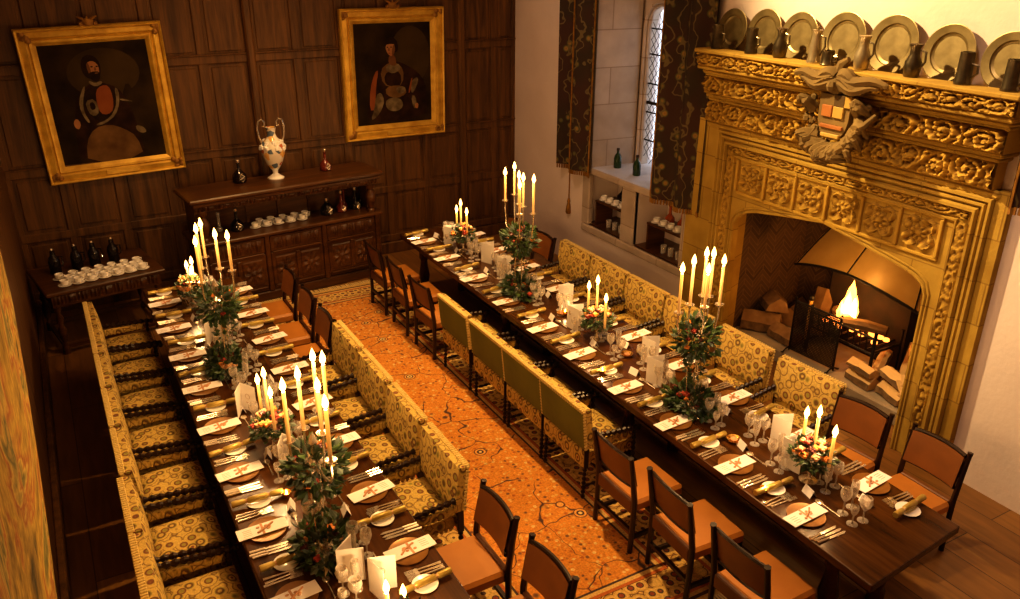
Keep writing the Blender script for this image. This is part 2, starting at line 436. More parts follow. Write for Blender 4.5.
def tapmat():
    m, nt, p, out = newmat('tapestry_weave')
    co = coords(nt, (1, 1.0, .55))
    w = N(nt, 'TexNoise', Scale=1.6, Detail=5, Distortion=2.2); L(nt, co, w.inputs['Vector'])
    r = ramp(nt, [(.3, (.07, .06, .02)), (.38, (.34, .22, .04)), (.46, (.6, .4, .07)), (.52, (.45, .17, .04)), (.55, (.66, .46, .1)), (.62, (.17, .17, .05)), (.68, (.6, .42, .1))], w.outputs['Fac'])
    n = N(nt, 'TexNoise', Scale=60, Detail=4); L(nt, coords(nt, (1, 1, .25)), n.inputs['Vector'])
    rr = ramp(nt, [(.3, (.6, .6, .6)), (.7, (1.15, 1.15, 1.15))], n.outputs['Fac'])
    c = mixc(nt, 1.0, r.outputs[0], rr.outputs[0], 'MULTIPLY')
    L(nt, c, p.inputs['Base Color']); p.inputs['Roughness'].default_value = .95
    bump(nt, p, n.outputs['Fac'], .5, .01); return m
M['tap'] = tapmat()
def curtmat():
    m, nt, p, out = newmat('curtain_brocade')
    co = coords(nt, (1, 1, 1))
    v = N(nt, 'TexVoronoi', Scale=6.5, Randomness=.8); L(nt, co, v.inputs['Vector'])
    w = N(nt, 'TexWave', Scale=3, Distortion=9, Detail=2); L(nt, co, w.inputs['Vector']); w.inputs['Detail Scale'].default_value = 1.6
    n = N(nt, 'TexNoise', Scale=1.5, Detail=3); L(nt, co, n.inputs['Vector'])
    g = ramp(nt, [(.4, (.045, .016, .008)), (.55, (.03, .018, .008)), (.7, (.06, .02, .009))], n.outputs['Fac'])
    f = ramp(nt, [(0, (.2, .085, .015)), (.12, (.26, .15, .03)), (.2, (.1, .09, .025)), (.27, (.05, .045, .015))], v.outputs['Distance'])
    fm = ramp(nt, [(.24, (1, 1, 1)), (.3, (0, 0, 0))], v.outputs['Distance'])
    c = mixc(nt, fm.outputs[0], g.outputs[0], f.outputs[0])
    wm = ramp(nt, [(.94, (0, 0, 0)), (.99, (1, 1, 1))], w.outputs['Fac'])
    c = mixc(nt, wm.outputs[0], c, (.13, .095, .035))
    L(nt, c, p.inputs['Base Color']); p.inputs['Roughness'].default_value = .9
    return m
M['curtain'] = curtmat()
def brickmat(name, c1, c2, rot):
    m, nt, p, out = newmat(name)
    t = N(nt, 'TexCoord'); s = N(nt, 'SeparateXYZ'); L(nt, t.outputs['Object'], s.inputs[0])
    ad = N(nt, 'Math', operation='ADD'); L(nt, s.outputs[0], ad.inputs[0]); L(nt, s.outputs[1], ad.inputs[1])
    c = N(nt, 'CombineXYZ'); L(nt, ad.outputs[0], c.inputs[0]); L(nt, s.outputs[2], c.inputs[1])
    # chevrons: fold the coordinate every .22 m, then slope the courses
    pp = N(nt, 'Math', operation='PINGPONG'); L(nt, ad.outputs[0], pp.inputs[0]); pp.inputs[1].default_value = .13
    a2 = N(nt, 'Math', operation='ADD'); L(nt, pp.outputs[0], a2.inputs[0]); L(nt, s.outputs[2], a2.inputs[1])
    c2n = N(nt, 'CombineXYZ'); L(nt, pp.outputs[0], c2n.inputs[0]); L(nt, a2.outputs[0], c2n.inputs[1])
    b = N(nt, 'TexBrick'); L(nt, c2n.outputs[0] if rot else c.outputs[0], b.inputs['Vector'])
    b.inputs['Scale'].default_value = 1; b.inputs['Brick Width'].default_value = .26 if rot else .24; b.inputs['Row Height'].default_value = .06; b.inputs['Mortar Size'].default_value = .007
    b.inputs['Color1'].default_value = (*c1, 1); b.inputs['Color2'].default_value = (*c2, 1); b.inputs['Mortar'].default_value = (.13, .075, .03, 1)
    L(nt, b.outputs['Color'], p.inputs['Base Color']); p.inputs['Roughness'].default_value = .9
    bump(nt, p, b.outputs['Fac'], -.4, .01); return m
M['brick'] = brickmat('herringbone_brick', (.09, .048, .02), (.055, .028, .012), True)
def leadmat():
    m = bpy.data.materials.new('leaded_glass'); m.use_nodes = True; nt = m.node_tree; nt.nodes.clear()
    out = nt.nodes.new('ShaderNodeOutputMaterial')
    tr = N(nt, 'BsdfTransparent'); tr.inputs[0].default_value = (.9, .92, .95, 1)
    gl = N(nt, 'BsdfGlossy'); gl.inputs['Roughness'].default_value = .1
    mx = N(nt, 'MixShader'); mx.inputs[0].default_value = .08
    L(nt, tr.outputs[0], mx.inputs[1]); L(nt, gl.outputs[0], mx.inputs[2]); L(nt, mx.outputs[0], out.inputs[0]); return m
M['pane'] = leadmat()

# ================================================================== THE ROOM
XL, XR, YB, YN, ZC = -.5, 5.95, 10.4, -2.5, 6.2
struct(MB().box(XL - .3, XR + 1.4, YN - .3, YB + .3, -.2, 0).build('floor', M['floor'], smooth=False))
struct(MB().box(XL - .3, XR + 1.4, YN - .3, YB + .3, ZC, ZC + .2).build('ceiling', M['plaster'], smooth=False))
struct(MB().box(XL - .3, XR + 1.4, YN - .3, YN, 0, ZC).build('wall_near', M['plaster'], smooth=False))
struct(MB().box(XL - .3, XL, YN, YB, 0, ZC).build('wall_left', M['panel'], smooth=False))
# panelled end wall: backing, stiles, rails and heavy posts
b = MB().box(XL - .3, XR + 1.4, YB, YB + .3, 0, ZC)
xs = [-.5, .05, .62, 1.18, 1.74, 2.3, 2.86, 3.42, 3.98, 4.54, 5.1, 5.62, 5.95]
zs = [.22, .92, 1.66, 2.77, 3.9, 5.0]
for x in xs: b.box(x - .055, x + .055, YB - .025, YB, 0, ZC, .008)
for z in zs: b.box(XL, XR, YB - .03, YB, z - .05, z + .05, .01)
for z in (1.705, 2.815): b.box(XL, XR, YB - .045, YB, z, z + .018, .004)
for i in range(len(xs) - 1):
    for j in range(len(zs) - 1):
        x0, x1, z0, z1 = xs[i] + .09, xs[i + 1] - .09, zs[j] + .09, zs[j + 1] - .09
        if x1 - x0 > .1: b.box(x0, x1, YB - .014, YB, z0, z1, .012)
for x in (2.3, 5.1): b.box(x - .05, x + .05, YB - .075, YB, 0, ZC, .02)
struct(b.build('wall_back', M['panel'], smooth=False))
struct(MB().box(XL, XR, YB - .06, YB, 0, .16, .01).build('baseboard_back', M['panel'], smooth=False))
struct(MB().box(XL, XL + .05, YN, YB - .06, 0, .2, .01).build('baseboard_left', M['panel'], smooth=False))

# plastered side wall with its window recess, two low niches and the hearth opening
holes = [(7.0, 8.4, 1.42, 4.3), (7.72, 8.48, .66, 1.36), (6.62, 7.46, .66, 1.36), (3.45, 6.1, 0, 1.95)]
depth = [1.4, .5, .5, 1.4]
ys = sorted({YN, YB} | {h[0] for h in holes} | {h[1] for h in holes})
zz = sorted({0, ZC} | {h[2] for h in holes} | {h[3] for h in holes})
b = MB()
for i in range(len(ys) - 1):
    for j in range(len(zz) - 1):
        cy, cz = (ys[i] + ys[i + 1]) / 2, (zz[j] + zz[j + 1]) / 2
        x0 = XR
        for h, d in zip(holes, depth):
            if h[0] < cy < h[1] and h[2] < cz < h[3]: x0 = XR + d
        if x0 < XR + .95: b.box(x0, XR + .95, ys[i], ys[i + 1], zz[j], zz[j + 1])
struct(b.build('wall_right', M['plaster'], smooth=False))

# stone dressings of the window bay
b = MB()
b.box(5.925, 6.0, 8.4, 8.56, .66, 1.44, .015); b.box(5.925, 6.0, 7.46, 7.72, .66, 1.40, .015); b.box(5.925, 6.0, 6.5, 6.62, .66, 1.40, .015)
b.box(5.92, 6.02, 6.5, 8.56, .56, .66, .015); b.box(5.915, 6.02, 6.5, 8.56, 1.34, 1.425, .015)
struct(b.build('trim_1', M['winstone'], smooth=False))
# sill slab and far/near splayed reveals, stone head
for (y0, y1) in ((7.72, 8.48), (6.62, 7.46)): struct(MB().box(5.97, 6.45, y0, y1, .66, .675).build('niche_floor', M['side'], smooth=False))
b = MB(); b.box(5.93, 6.85, 7.0, 8.4, 1.40, 1.428); struct(b.build('window_sill', noisy('sill_slab', (.5, .46, .44), (.6, .56, .54), 4, .7), smooth=False))
b = MB()
b.prism([(5.94, 8.52), (5.94, 8.385), (6.55, 8.32), (6.55, 8.52)], 1.428, 4.3)
b.prism([(5.94, 6.9), (5.94, 7.02), (6.55, 7.08), (6.55, 6.9)], 1.428, 4.3)
struct(b.build('trim_2', M['winstone'], smooth=False))
# moulded window frame, two arched lights with leaded panes
def arch_poly(y0, y1, z0, zs_, n=8):
    c = (y0 + y1) / 2; w = (y1 - y0) / 2
    p = [(y0, z0), (y1, z0)]
    for i in range(n + 1):
        t = PI * i / n
        p.append((c + w * math.cos(t), zs_ + w * .85 * math.sin(t)))
    return p
wf = bpy.data.objects.new('window_1', None); COL.objects.link(wf); wf.location = (6.6, 7.7, 1.428); struct(wf)
lights = [(7.76, 8.22), (7.16, 7.62)]
b = MB().at((-6.6, -7.7, -1.428))
X0, X1 = 6.6, 6.7
edges = [7.0] + [v for l in reversed(lights) for v in l] + [8.4]
for k in range(0, len(edges), 2): b.box(X0, X1, edges[k], edges[k + 1], 1.428, 4.3)
ZS = 3.12
for (y0, y1) in lights:
    c, w = (y0 + y1) / 2, (y1 - y0) / 2
    n = 10
    for i in range(n):
        ya, yb = y0 + (y1 - y0) * i / n, y0 + (y1 - y0) * (i + 1) / n
        za, zb = [ZS + .24 * math.sqrt(max(0, 1 - ((q - c) / w) ** 2)) for q in (ya, yb)]
        b.raw([(x, y, z) for x in (X0, X1) for (y, z) in ((ya, za), (yb, zb), (yb, 4.3), (ya, 4.3))],
              [(3, 2, 1, 0), (4, 5, 6, 7), (0, 1, 5, 4)])
    # roll mouldings hugging each light
    for (o_, xx, r) in ((.022, 6.6, .02), (.06, 6.575, .026)):
        pts = [(xx, y1 + o_, 1.43), (xx, y1 + o_, ZS)] + [(xx, c + (w + o_) * math.cos(t), ZS + (.24 + o_) * math.sin(t)) for t in [PI * i / 10 for i in range(1, 10)]] + [(xx, y0 - o_, ZS), (xx, y0 - o_, 1.43)]
        b.tube(pts, r, 6)
b.build('window_frame', M['winstone'], wf)
for (y0, y1) in lights:
    c, w = (y0 + y1) / 2, (y1 - y0) / 2
    b = MB().at((-6.6, -7.7, -1.428))
    poly = arch_poly(y0, y1, 1.428, ZS)
    b.raw([(6.632, y, z) for (y, z) in poly], [tuple(range(len(poly)))])
    pane = b.build('pane', M['pane'], wf, smooth=False)
    b = MB().at((-6.6, -7.7, -1.428))
    for k in range(-10, 20):                      # lead cames in a fine diamond lattice
        for s in (1, -1):
            za = 1.428 + k * .11; zb = za + s * (y1 - y0) * 1.2
            t0, t1 = 0, 1
            pts = []
            for q in range(5):
                y = y0 + (y1 - y0) * q / 4; z = za + (zb - za) * q / 4
                if 1.43 < z < ZS + .18: pts.append((6.628, y, z))
            if len(pts) > 1: b.tube(pts, .0045, 4)
    for z in (1.75, 2.1, 2.45, 2.8, 3.1): b.box(6.62, 6.635, y0, y1, z - .008, z + .008)
    b.box(6.615, 6.64, y0, y1, 2.2, 2.235)
    b.build('lead_came', M['iron'], wf, smooth=False)

# ------------------------------------------------------------------ the chimneypiece
FX, FY = 5.9, 4.7
fp = thing('fireplace', 'great carved golden stone chimneypiece with arched hearth and high mantel shelf', 'fireplace', (FX, FY, 0))
fo = (-FX, -FY, 0)
def scroll(u, v, L_=.3):
    """carved running foliage, 0..1; u metres along, v 0..1 across (height about .2 m)"""
    k = math.floor(u / L_); c = (k + .5) * L_; sg = 1 if k % 2 else -1
    dx, dy = u - c, (v - .5 - .08 * sg) * .2
    wob = noise.noise((u * 9, v * 2.2, 5.5))
    r = math.hypot(dx, dy) + 1e-6; th = math.atan2(dy, dx) * sg + wob * 1.2
    s_ = math.sin(th + r * 85 + wob * 2)
    lob = math.cos(th * 9 - r * 60)
    lf = noise.noise((u * 34 + wob, v * 7.5, 9.0)); lf2 = noise.noise((u * 60, v * 13, 2.0))
    stem = abs((v - .5) - .33 * math.sin(u / L_ * PI))
    h = .42 + .38 * s_ + .2 * lob * max(0, 1 - r * 5) + .5 * lf + .28 * lf2 + .35 * max(0, 1 - stem * 8)
    if r < .02: h = 1
    e = min(v, 1 - v); h *= min(1, e * 10)
    return max(0, min(1, h)) ** .8
def frieze(name, y0, y1, z0, z1, x, amp, L_):
    b = MB().at(fo)
    nu = int((y1 - y0) / .0085); nv = max(10, int((z1 - z0) / .0085))
    b.grid(nu, nv, lambda u, v: (x - amp * scroll(u * (y1 - y0), v, L_), y1 - (y1 - y0) * u, z0 + (z1 - z0) * v))
    b.box(x - .001, XR, y0, y1, z0, z1)
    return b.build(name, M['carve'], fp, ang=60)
# arched front with its opening
ARC = [(3.62, 0), (3.62, 1.44), (3.66, 1.53), (3.75, 1.585), (3.87, 1.615), (4.3, 1.69), (4.7, 1.755), (5.1, 1.70), (5.5, 1.635), (5.62, 1.6), (5.73, 1.53), (5.79, 1.44), (5.79, 0)]
b = MB().at(fo)
XF = 5.88
b.box(XF, XR + .01, 3.15, 3.62, 0, 2.4); b.box(XF, XR + .01, 5.79, 6.5, 0, 2.4)
for (p, q) in zip(ARC[1:-2], ARC[2:-1]):
    b.raw([(XF, p[0], p[1]), (XF, q[0], q[1]), (XF, q[0], 2.4), (XF, p[0], 2.4)], [(0, 1, 2, 3)])
def splay(y, z):            # inner edge of the reveal, opening wider inside
    return (4.7 + (y - 4.7) * 1.10, z + (.02 if z > .1 else 0))
for (p, q) in zip(ARC[:-1], ARC[1:]):
    a, c = splay(*p), splay(*q)
    b.raw([(XF, p[0], p[1]), (XF, q[0], q[1]), (6.17, c[0], c[1]), (6.17, a[0], a[1])], [(0, 1, 2, 3)])
b.build('surround', M['stone'], fp, ang=30)
# roll mould round the arch edge and the square label mould outside it
b = MB().at(fo)
b.tube([(XF - .004, y, z) for (y, z) in ARC], .016, 6)
b.tube([(XF - .004, 4.7 + (y - 4.7) * 1.028, z + (.026 if z > .1 else 0)) for (y, z) in ARC], .011, 6)
for k, (o_, r) in enumerate(((0, .03), (.055, .022), (.1, .03))):
    b.tube([(XF - .012, 3.37 - o_, .0), (XF - .012, 3.37 - o_, 2.22 + o_), (XF - .012, 5.99 + o_, 2.22 + o_), (XF - .012, 5.99 + o_, 0)], r, 6)
b.tube([(XF - .006, 3.5, 0), (XF - .006, 3.5, 2.11), (XF - .006, 5.86, 2.11), (XF - .006, 5.86, 0)], .018, 6)
b.build('moulding', M['stone'], fp)
frieze('carved_band', 3.42, 5.94, 2.13, 2.2, XF, .03, .2)
for yy in (3.45, 5.925):            # upright carved strips beside the opening
    b = MB().at(fo)
    b.grid(8, 150, lambda u, v, yy=yy: (XF - .024 * scroll(v * 2.0, u, .2), yy + .05 - .1 * u, .1 + 2.0 * v))
    b.build('carved_strip', M['carve'], fp, ang=60)
for k in range(6):                  # quatrefoil panels over the arch
    y1 = 5.78 - k * .366; y0 = y1 - .336; z0, z1 = 1.775, 2.085
    b = MB().at(fo)
    def q4(u, v):
        x, y = (u - .5) * 2, (v - .5) * 2
        r = math.hypot(x, y); th = math.atan2(y, x)
        pet = .6 + .34 * abs(math.sin(2 * th)) ** .8
        h = 0
        if r < pet: h = .22 + .62 * abs(math.sin(4 * th)) * abs(math.sin(r * 6.5)) + .25 * max(0, 1 - abs(pet - r - .06) * 14)
        if r < .24: h = .95 - r * 2.2
        h += .5 * max(0, 1 - abs(r - .93) * 10) + .35 * noise.noise((x * 4 + k, y * 4, 1.7))
        e = min(u, 1 - u, v, 1 - v)
        return max(0, h) * min(1, e * 14)
    b.grid(32, 32, lambda u, v: (XF + .014 - .055 * q4(u, v), y1 - .336 * u, z0 + (z1 - z0) * v))
    b.box(XF - .03, XF + .01, y0 - .03, y0, z0, z1, .006)
    if k == 0: b.box(XF - .03, XF + .01, y1, y1 + .03, z0, z1, .006)
    b.box(XF - .02, XF + .01, y0 - .03, y1, z0 - .03, z0, .006); b.box(XF - .02, XF + .01, y0 - .03, y1, z1, z1 + .02, .006)
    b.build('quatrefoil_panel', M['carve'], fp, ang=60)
# stacked friezes and cornice
frieze('lower_frieze', 3.27, 6.24, 2.40, 2.61, 5.83, .06, .24)
frieze('middle_frieze', 3.19, 6.2, 2.69, 2.86, 5.72, .065, .34)
frieze('upper_frieze', 3.1, 6.2, 2.965, 3.085, 5.6, .055, .17)
b = MB().at(fo)
for (z0, z1, x, y0, y1, c) in ((2.33, 2.40, 5.855, 3.22, 6.3, .02), (2.61, 2.65, 5.78, 3.23, 6.23, .015), (2.65, 2.69, 5.74, 3.2, 6.22, .012), (2.86, 2.885, 5.69, 3.16, 6.2, .008),
                               (2.885, 2.93, 5.64, 3.14, 6.2, .02), (2.93, 2.965, 5.585, 3.1, 6.21, .01), (3.085, 3.12, 5.54, 3.07, 6.22, .008)):
    b.box(x, XR if z1 < 3.1 else 5.76, y0, y1, z0, z1, c)
b.build('mantel_shelf', M['stone'], fp, smooth=False)
# heraldic achievement carved over the centre
cr = MB().at(fo)
cy, cz = 4.47, 2.77
sh = []
for i in range(17):
    t = i / 16
    w = .15 * (1 if t < .45 else math.sqrt(max(0, 1 - ((t - .45) / .55) ** 2)))
    sh.append((w, .16 - .36 * t))
pts = [(cy + w, cz + z) for w, z in sh] + [(cy - w, cz + z) for w, z in reversed(sh[:-1])]
cr.raw([(5.6, y, z) for y, z in pts] + [(5.5, y, z) for y, z in pts], [tuple(range(len(pts) - 1, -1, -1)), tuple(range(len(pts), 2 * len(pts)))] + [(i, (i + 1) % len(pts), len(pts) + (i + 1) % len(pts), len(pts) + i) for i in range(len(pts))])
crest = cr.build('crest', M['crest'], fp)
for (yy, zz_, w, h, mm, nm) in ((.06, .05, .1, .09, 'crestr', 'shield_quarter'), (-.05, .05, .1, .09, 'crestg', 'shield_quarter'), (-.05, .14 - .0, .1, .09, 'crest', 'shield_quarter'), (-.13, .14, .06, .09, 'crestg', 'shield_quarter'), (.0, -.07, .22, .03, 'crestr', 'shield_bar'), (0, -.14, .18, .03, 'crestg', 'shield_bar')):
    MB().at(fo).box(5.482, 5.51, cy + yy - w / 2, cy + yy + w / 2, cz + zz_ - h / 2 - .02, cz + zz_ + h / 2 - .02, .004).build(nm, M[mm], crest, smooth=False)
b = MB().at(fo)
random.seed(3)
for k in range(34):                 # curling mantling leaves all round the shield
    a = math.radians(-205 + 230 * (k + .5) / 34) if k < 26 else math.radians(random.uniform(-200, 20))
    ry, rz = .2 + .04 * random.random(), .23
    p0 = Vector((0, ry * math.cos(a), -.02 + rz * math.sin(a)))
    out = Vector((0, math.cos(a), math.sin(a))); tan = Vector((0, -math.sin(a), math.cos(a))) * random.choice((-1, 1))
    l = random.uniform(.12, .24); pts = []; rad = []
    for q in range(9):
        w = q / 8; cu = w * random.choice((1,)) * 3.6
        d = p0 + out * l * (w - .35 * w * w) + tan * .055 * math.sin(cu)
        pts.append((5.53 - .085 * math.sin(w * PI) - .02 * random.random(), cy + d.y, cz + d.z)); rad.append(.038 * (1 - .75 * w) + .007)
    b.tube(pts, rad, 6)
for k in range(70):
    a = math.radians(random.uniform(-210, 30)); rr = random.uniform(.19, .3)
    b.ball((5.55 - .03 * random.random(), cy + rr * math.cos(a), cz - .02 + rr * 1.05 * math.sin(a)), random.uniform(.014, .034), 6, (.8, 1, 1))
# helm, wreath and the beast on top
b.ball((5.52, cy + .02, cz + .25), .1, 10, (.8, 1, .95)); b.ball((5.46, cy + .02, cz + .23), .05, 8)
for sgn in (-1, 1):                 # leafy crest spreading sideways under the helm
    for q in range(4):
        l = .18 + .07 * q; z = cz + .31 - .035 * (q % 3)
        pts = [(5.5 - .03 * math.sin(w / 7 * PI), cy + sgn * (.04 + l * w / 7), z + .022 * math.sin(w * .9 + q) - .03 * w / 7 * (q % 2)) for w in range(8)]
        b.tube(pts, [.05 * (1 - w / 9) + .012 for w in range(8)], 6)
        b.ball(pts[-1], .024, 6)
b.tube([(5.52, cy + .02, cz + .31), (5.52, cy + .0, cz + .4), (5.52, cy - .05, cz + .44)], [.05, .045, .02], 8)
for s in (-1, 1): b.tube([(5.5, cy + s * .2, cz - .18), (5.48, cy + s * .1, cz - .27), (5.49, cy, cz - .3)], [.05, .045, .04], 8)
b.build('mantling', M['crest'], crest)
# brick lined chamber: back, cheeks, roof
b = MB().at(fo)
b.box(7.12, 7.2, 3.4, 6.12, 0, 1.95); b.box(6.17, 7.15, 5.9, 6.1, 0, 1.95); b.box(6.17, 7.15, 3.42, 3.52, 0, 1.95)
b.build('brick_lining', M['brick'], fp, smooth=False)
b = MB().at(fo); b.box(6.18, 7.2, 3.4, 6.12, 1.80, 1.97); b.box(6.9, 7.13, 4.3, 5.35, 0, 1.1, .05)
b.build('soot_chimney', M['soot'], fp, smooth=False)
b = MB().at(fo); b.box(6.2, 7.15, 3.5, 5.95, 0, .15, .012); b.build('hearth_slab', M['hearth'], fp, smooth=False)
# copper smoke hood
b = MB().at(fo)
def hood(u, v):
    # u across (far to near), v from top to lip
    y = 5.42 - u * 1.42
    e = abs(u - .5) * 2
    x = 6.98 - .62 * v * (1 - .18 * e ** 2) - .02
    yy = 4.72 + (y - 4.72) * (.62 + .38 * v)
    z = 1.66 - .02 * e - (.5 + .13 * e ** 2.0) * v + .06 * math.sin(v * PI)
    return (x, yy, z)
b.grid(16, 8, hood)
b.grid(16, 8, lambda u, v: tuple(Vector(hood(u, v)) + Vector((.012, 0, -.004))))
hd = b.build('smoke_hood', M['copper'], fp, ang=50)
b = MB().at(fo)
b.tube([hood(u / 16, 1) for u in range(17)], .014, 6); b.tube([Vector(hood(u / 16, .0)) for u in range(17)], .012, 6)
for u in (.02, .5, .98): b.tube([Vector(hood(u, v / 6)) + Vector((-.006, 0, .004)) for v in range(7)], .007, 5)
b.build('hood_rim', M['iron'], hd)
# fire basket with burning logs
b = MB()
for k in range(11): b.tube([(-.28, -.36 + k * .072, .0), (-.3, -.36 + k * .072, .2)], .008, 5)
for z in (.03, .19): b.tube([(-.3, -.38, z), (-.3, .38, z)], .012, 6)
for y in (-.38, .38): b.tube([(-.3, y, -.27), (-.3, y, .26)], .018, 6); b.tube([(-.3, y, .05), (.1, y, .05)], .014, 6); b.tube([(.1, y, -.27), (.1, y, .2)], .016, 6)
for k in range(6): b.tube([(-.28, -.3 + k * .12, .05), (.12, -.3 + k * .12, .05)], .01, 5)
fb = thing('fire_basket', 'black iron fire basket of glowing embers under the copper hood', 'fire basket', (6.72, 4.72, .42))
b.build('grate', M['iron'], fb)
b = MB(); random.seed(5)
for k in range(26): b.ball((-.18 + .26 * random.random(), -.32 + .64 * random.random(), .09 + .03 * random.random()), .035, 6, (1, 1, .7))
b.build('embers', M['ember'], fb)
b = MB()
for k, (x, y, z, s) in enumerate(((-.12, .12, .0, .85), (-.1, .06, .02, .7), (-.14, .17, .02, .5), (-.12, .1, .02, 1.08))):
    pr = [(.068 * s * math.sin(PI * (q / 14) ** .62) * (1 + .12 * math.sin(q * 1.3)), .44 * s * q / 14) for q in range(15)]
    b.at((x, y, .12 + z), (.1 - .06 * k, .05 * k - .1, k)).lathe(pr, 14)
fl = b.build('flame', M['fire'], fb)
b = MB()
for (x, y) in ((-.12, .12), (-.1, .06)): b.at((x, y, .14)).lathe([(.036 * math.sin(PI * (q / 10) ** .62), .27 * q / 10) for q in range(11)], 12)
b.build('flame_core', M['fire2'], fb)
for (x, y, z, a, lab) in ((6.55, 4.56, .63, .5, 'charred log lying slantwise across the burning fire basket'), (6.6, 4.84, .6, -.4, 'charred log at the far side of the burning fire basket')):
    b = MB().at((0, 0, 0), (0, .15, a)).tube([(-.02, -.2, 0), (0, 0, .01), (.01, .2, 0)], [.05, .058, .05], 8)
    o = b.build('burning_log', M['logbark'], smooth=True); o.location = (x, y, z); tag(o, lab, 'log')
# fire screen
sc = thing('fire_screen', 'black mesh fire screen on splayed iron feet before the fire', 'fire screen', (6.3, 4.93, .15), .06)
b = MB()
for k in range(36): b.box(-.002, .002, -.27 + k * .54 / 35 - .004, -.27 + k * .54 / 35 + .004, .03, .56)
for k in range(32): b.box(-.002, .002, -.27, .27, .03 + k * .53 / 31 - .004, .03 + k * .53 / 31 + .004)
b.build('mesh_panel', M['iron'], sc, smooth=False)
b = MB()
for y in (-.27, .27): b.tube([(0, y, 0.01), (0, y, .58)], .009, 6); b.ball((0, y, .6), .014, 6)
for z in (.03, .57): b.tube([(0, -.27, z), (0, .27, z)], .008, 6)
b.build('screen_frame', M['iron'], sc)
for y in (-.27, .27):
    MB().tube([(.09, y, .005), (.05, y, .02), (0, y, .05), (-.06, y, .035), (-.1, y, .008), (-.12, y, .02)], .008, 6).build('foot', M['iron'], sc)
# andiron with copper-bright shaft and knob
ad = thing('andiron', 'tall iron firedog with shining shaft left of the fire', 'firedog', (6.55, 5.23, .15))
MB().tube([(0, 0, .03), (0, 0, .5)], .02, 8).build('shaft', M['copper'], ad)
MB().ball((0, 0, .53), .035, 8).build('knob', M['iron'], ad)
MB().tube([(-.1, .08, 0.012), (0, 0, .06), (-.1, -.08, .012)], .012, 6).tube([(0, 0, .05), (.28, 0, .05), (.28, 0, .012)], .012, 6).build('base', M['iron'], ad)
# fire irons in a stand by the left jamb
fi = thing('fire_iron_stand', 'twisted black iron fire tools standing beside the left jamb', 'fire tools', (6.0, 5.86, 0))
MB().at((0, 0, 0)).lathe([(.1, 0), (.1, .015), (.02, .03)], 12).build('base', M['iron'], fi)
for (dx, dy, h) in ((0, 0, .8), (-.06, -.05, .68), (-.05, .06, .72)):
    n = 26
    MB().tube([(dx, dy, .02 + h * k / n) for k in range(n + 1)], [.011 + .006 * (k % 2) for k in range(n + 1)], 6).ball((dx, dy, h + .03), .022, 8).build('iron_rod', M['iron'], fi)
MB().tube([(.0, 0, .58), (-.06, -.05, .6), (-.05, .06, .6), (0, 0, .58)], .007, 6).build('ring', M['iron'], fi)

def log_split(lx, w, h, seed):
    random.seed(seed)
    b = MB()
    prof = [(0, 0), (w, .1 * h), (w * .92, h * .55), (w * .45, h), (.08 * w, h * .7)]
    n = 5
    for t in range(4):
        pass
    vs = []; fs = []
    for k in range(n):
        x = -lx / 2 + lx * k / (n - 1)
        for (y, z) in prof: vs.append((x, y - w / 2 + .008 * random.uniform(-1, 1), z + .008 * random.uniform(-1, 1) * (z > 0)))
    m = len(prof)
    for k in range(n - 1):
        for i in range(m): fs.append((k * m + i, k * m + (i + 1) % m, (k + 1) * m + (i + 1) % m, (k + 1) * m + i))
    b.mi = 0; b.raw(vs, fs)
    b.mi = 1; b.raw([vs[i] for i in range(m)], [tuple(range(m - 1, -1, -1))]); b.raw([vs[(n - 1) * m + i] for i in range(m)], [tuple(range(m))])
    # top two long faces are freshly split
    for k in range(len(b.m)):
        pass
    return b
def put_log(lx, w, h, loc, rz, tilt, lab, seed, split=True):
    b = log_split(lx, w, h, seed)
    for k, f in enumerate(b.f):
        if split and k < (5 - 1) * 5 and k % 5 in (2, 3): b.m[k] = 1
    o = b.build('split_log', [M['logbark'], M['logcut']], smooth=False)
    o.location = loc; o.rotation_euler = (tilt[0], tilt[1], rz); tag(o, lab, 'log', None); return o
put_log(.3, .15, .12, (6.36, 4.36, .152), 1.45, (0, 0), 'lowest split log nearest the fire screen in the right-hand woodpile', 1)
put_log(.3, .13, .09, (6.36, 4.37, .275), 1.4, (0, 0), 'broad pale split log topping the pile nearest the fire screen', 2)
put_log(.3, .15, .13, (6.36, 4.02, .152), 1.3, (0, 0), 'grey split log under the second pile beside the right jamb', 3)
put_log(.36, .16, .1, (6.42, 4.05, .287), 1.25, (.1, 0), 'large bright split log on top beside the right jamb', 4)
put_log(.38, .12, .09, (6.6, 4.36, .25), .3, (0, -.6), 'split log leaning up against the fire basket', 5)
put_log(.34, .16, .1, (6.86, 4.2, .33), .2, (0, -1.1), 'short split log standing upright at the back right of the hearth', 6)
put_log(.34, .2, .14, (6.72, 4.02, .152), .9, (0, 0), 'dark log lying behind the right woodpile', 7, False)
for k, (x, y, z, a, t) in enumerate(((6.24, 3.86, .30, 1.0, -.5), (6.27, 3.8, .27, 1.4, -.6), (6.3, 3.9, .34, .7, -.35), (6.22, 3.74, .26, 1.8, -.3))):
    b = MB().box(-.13, .13, -.02, .02, -.008, .008, .004)
    o = b.build('kindling_stick', M['logcut'], smooth=False); o.location = (x, y, z + .03); o.rotation_euler = (0, t, a)
    tag(o, ['kindling stick at the top of the bundle by the right jamb', 'kindling stick in the middle of the bundle by the right jamb', 'kindling stick furthest into the hearth by the right jamb', 'kindling stick nearest the room by the right jamb'][k], 'kindling', None)
    o['group'] = 'kindling by the right jamb'
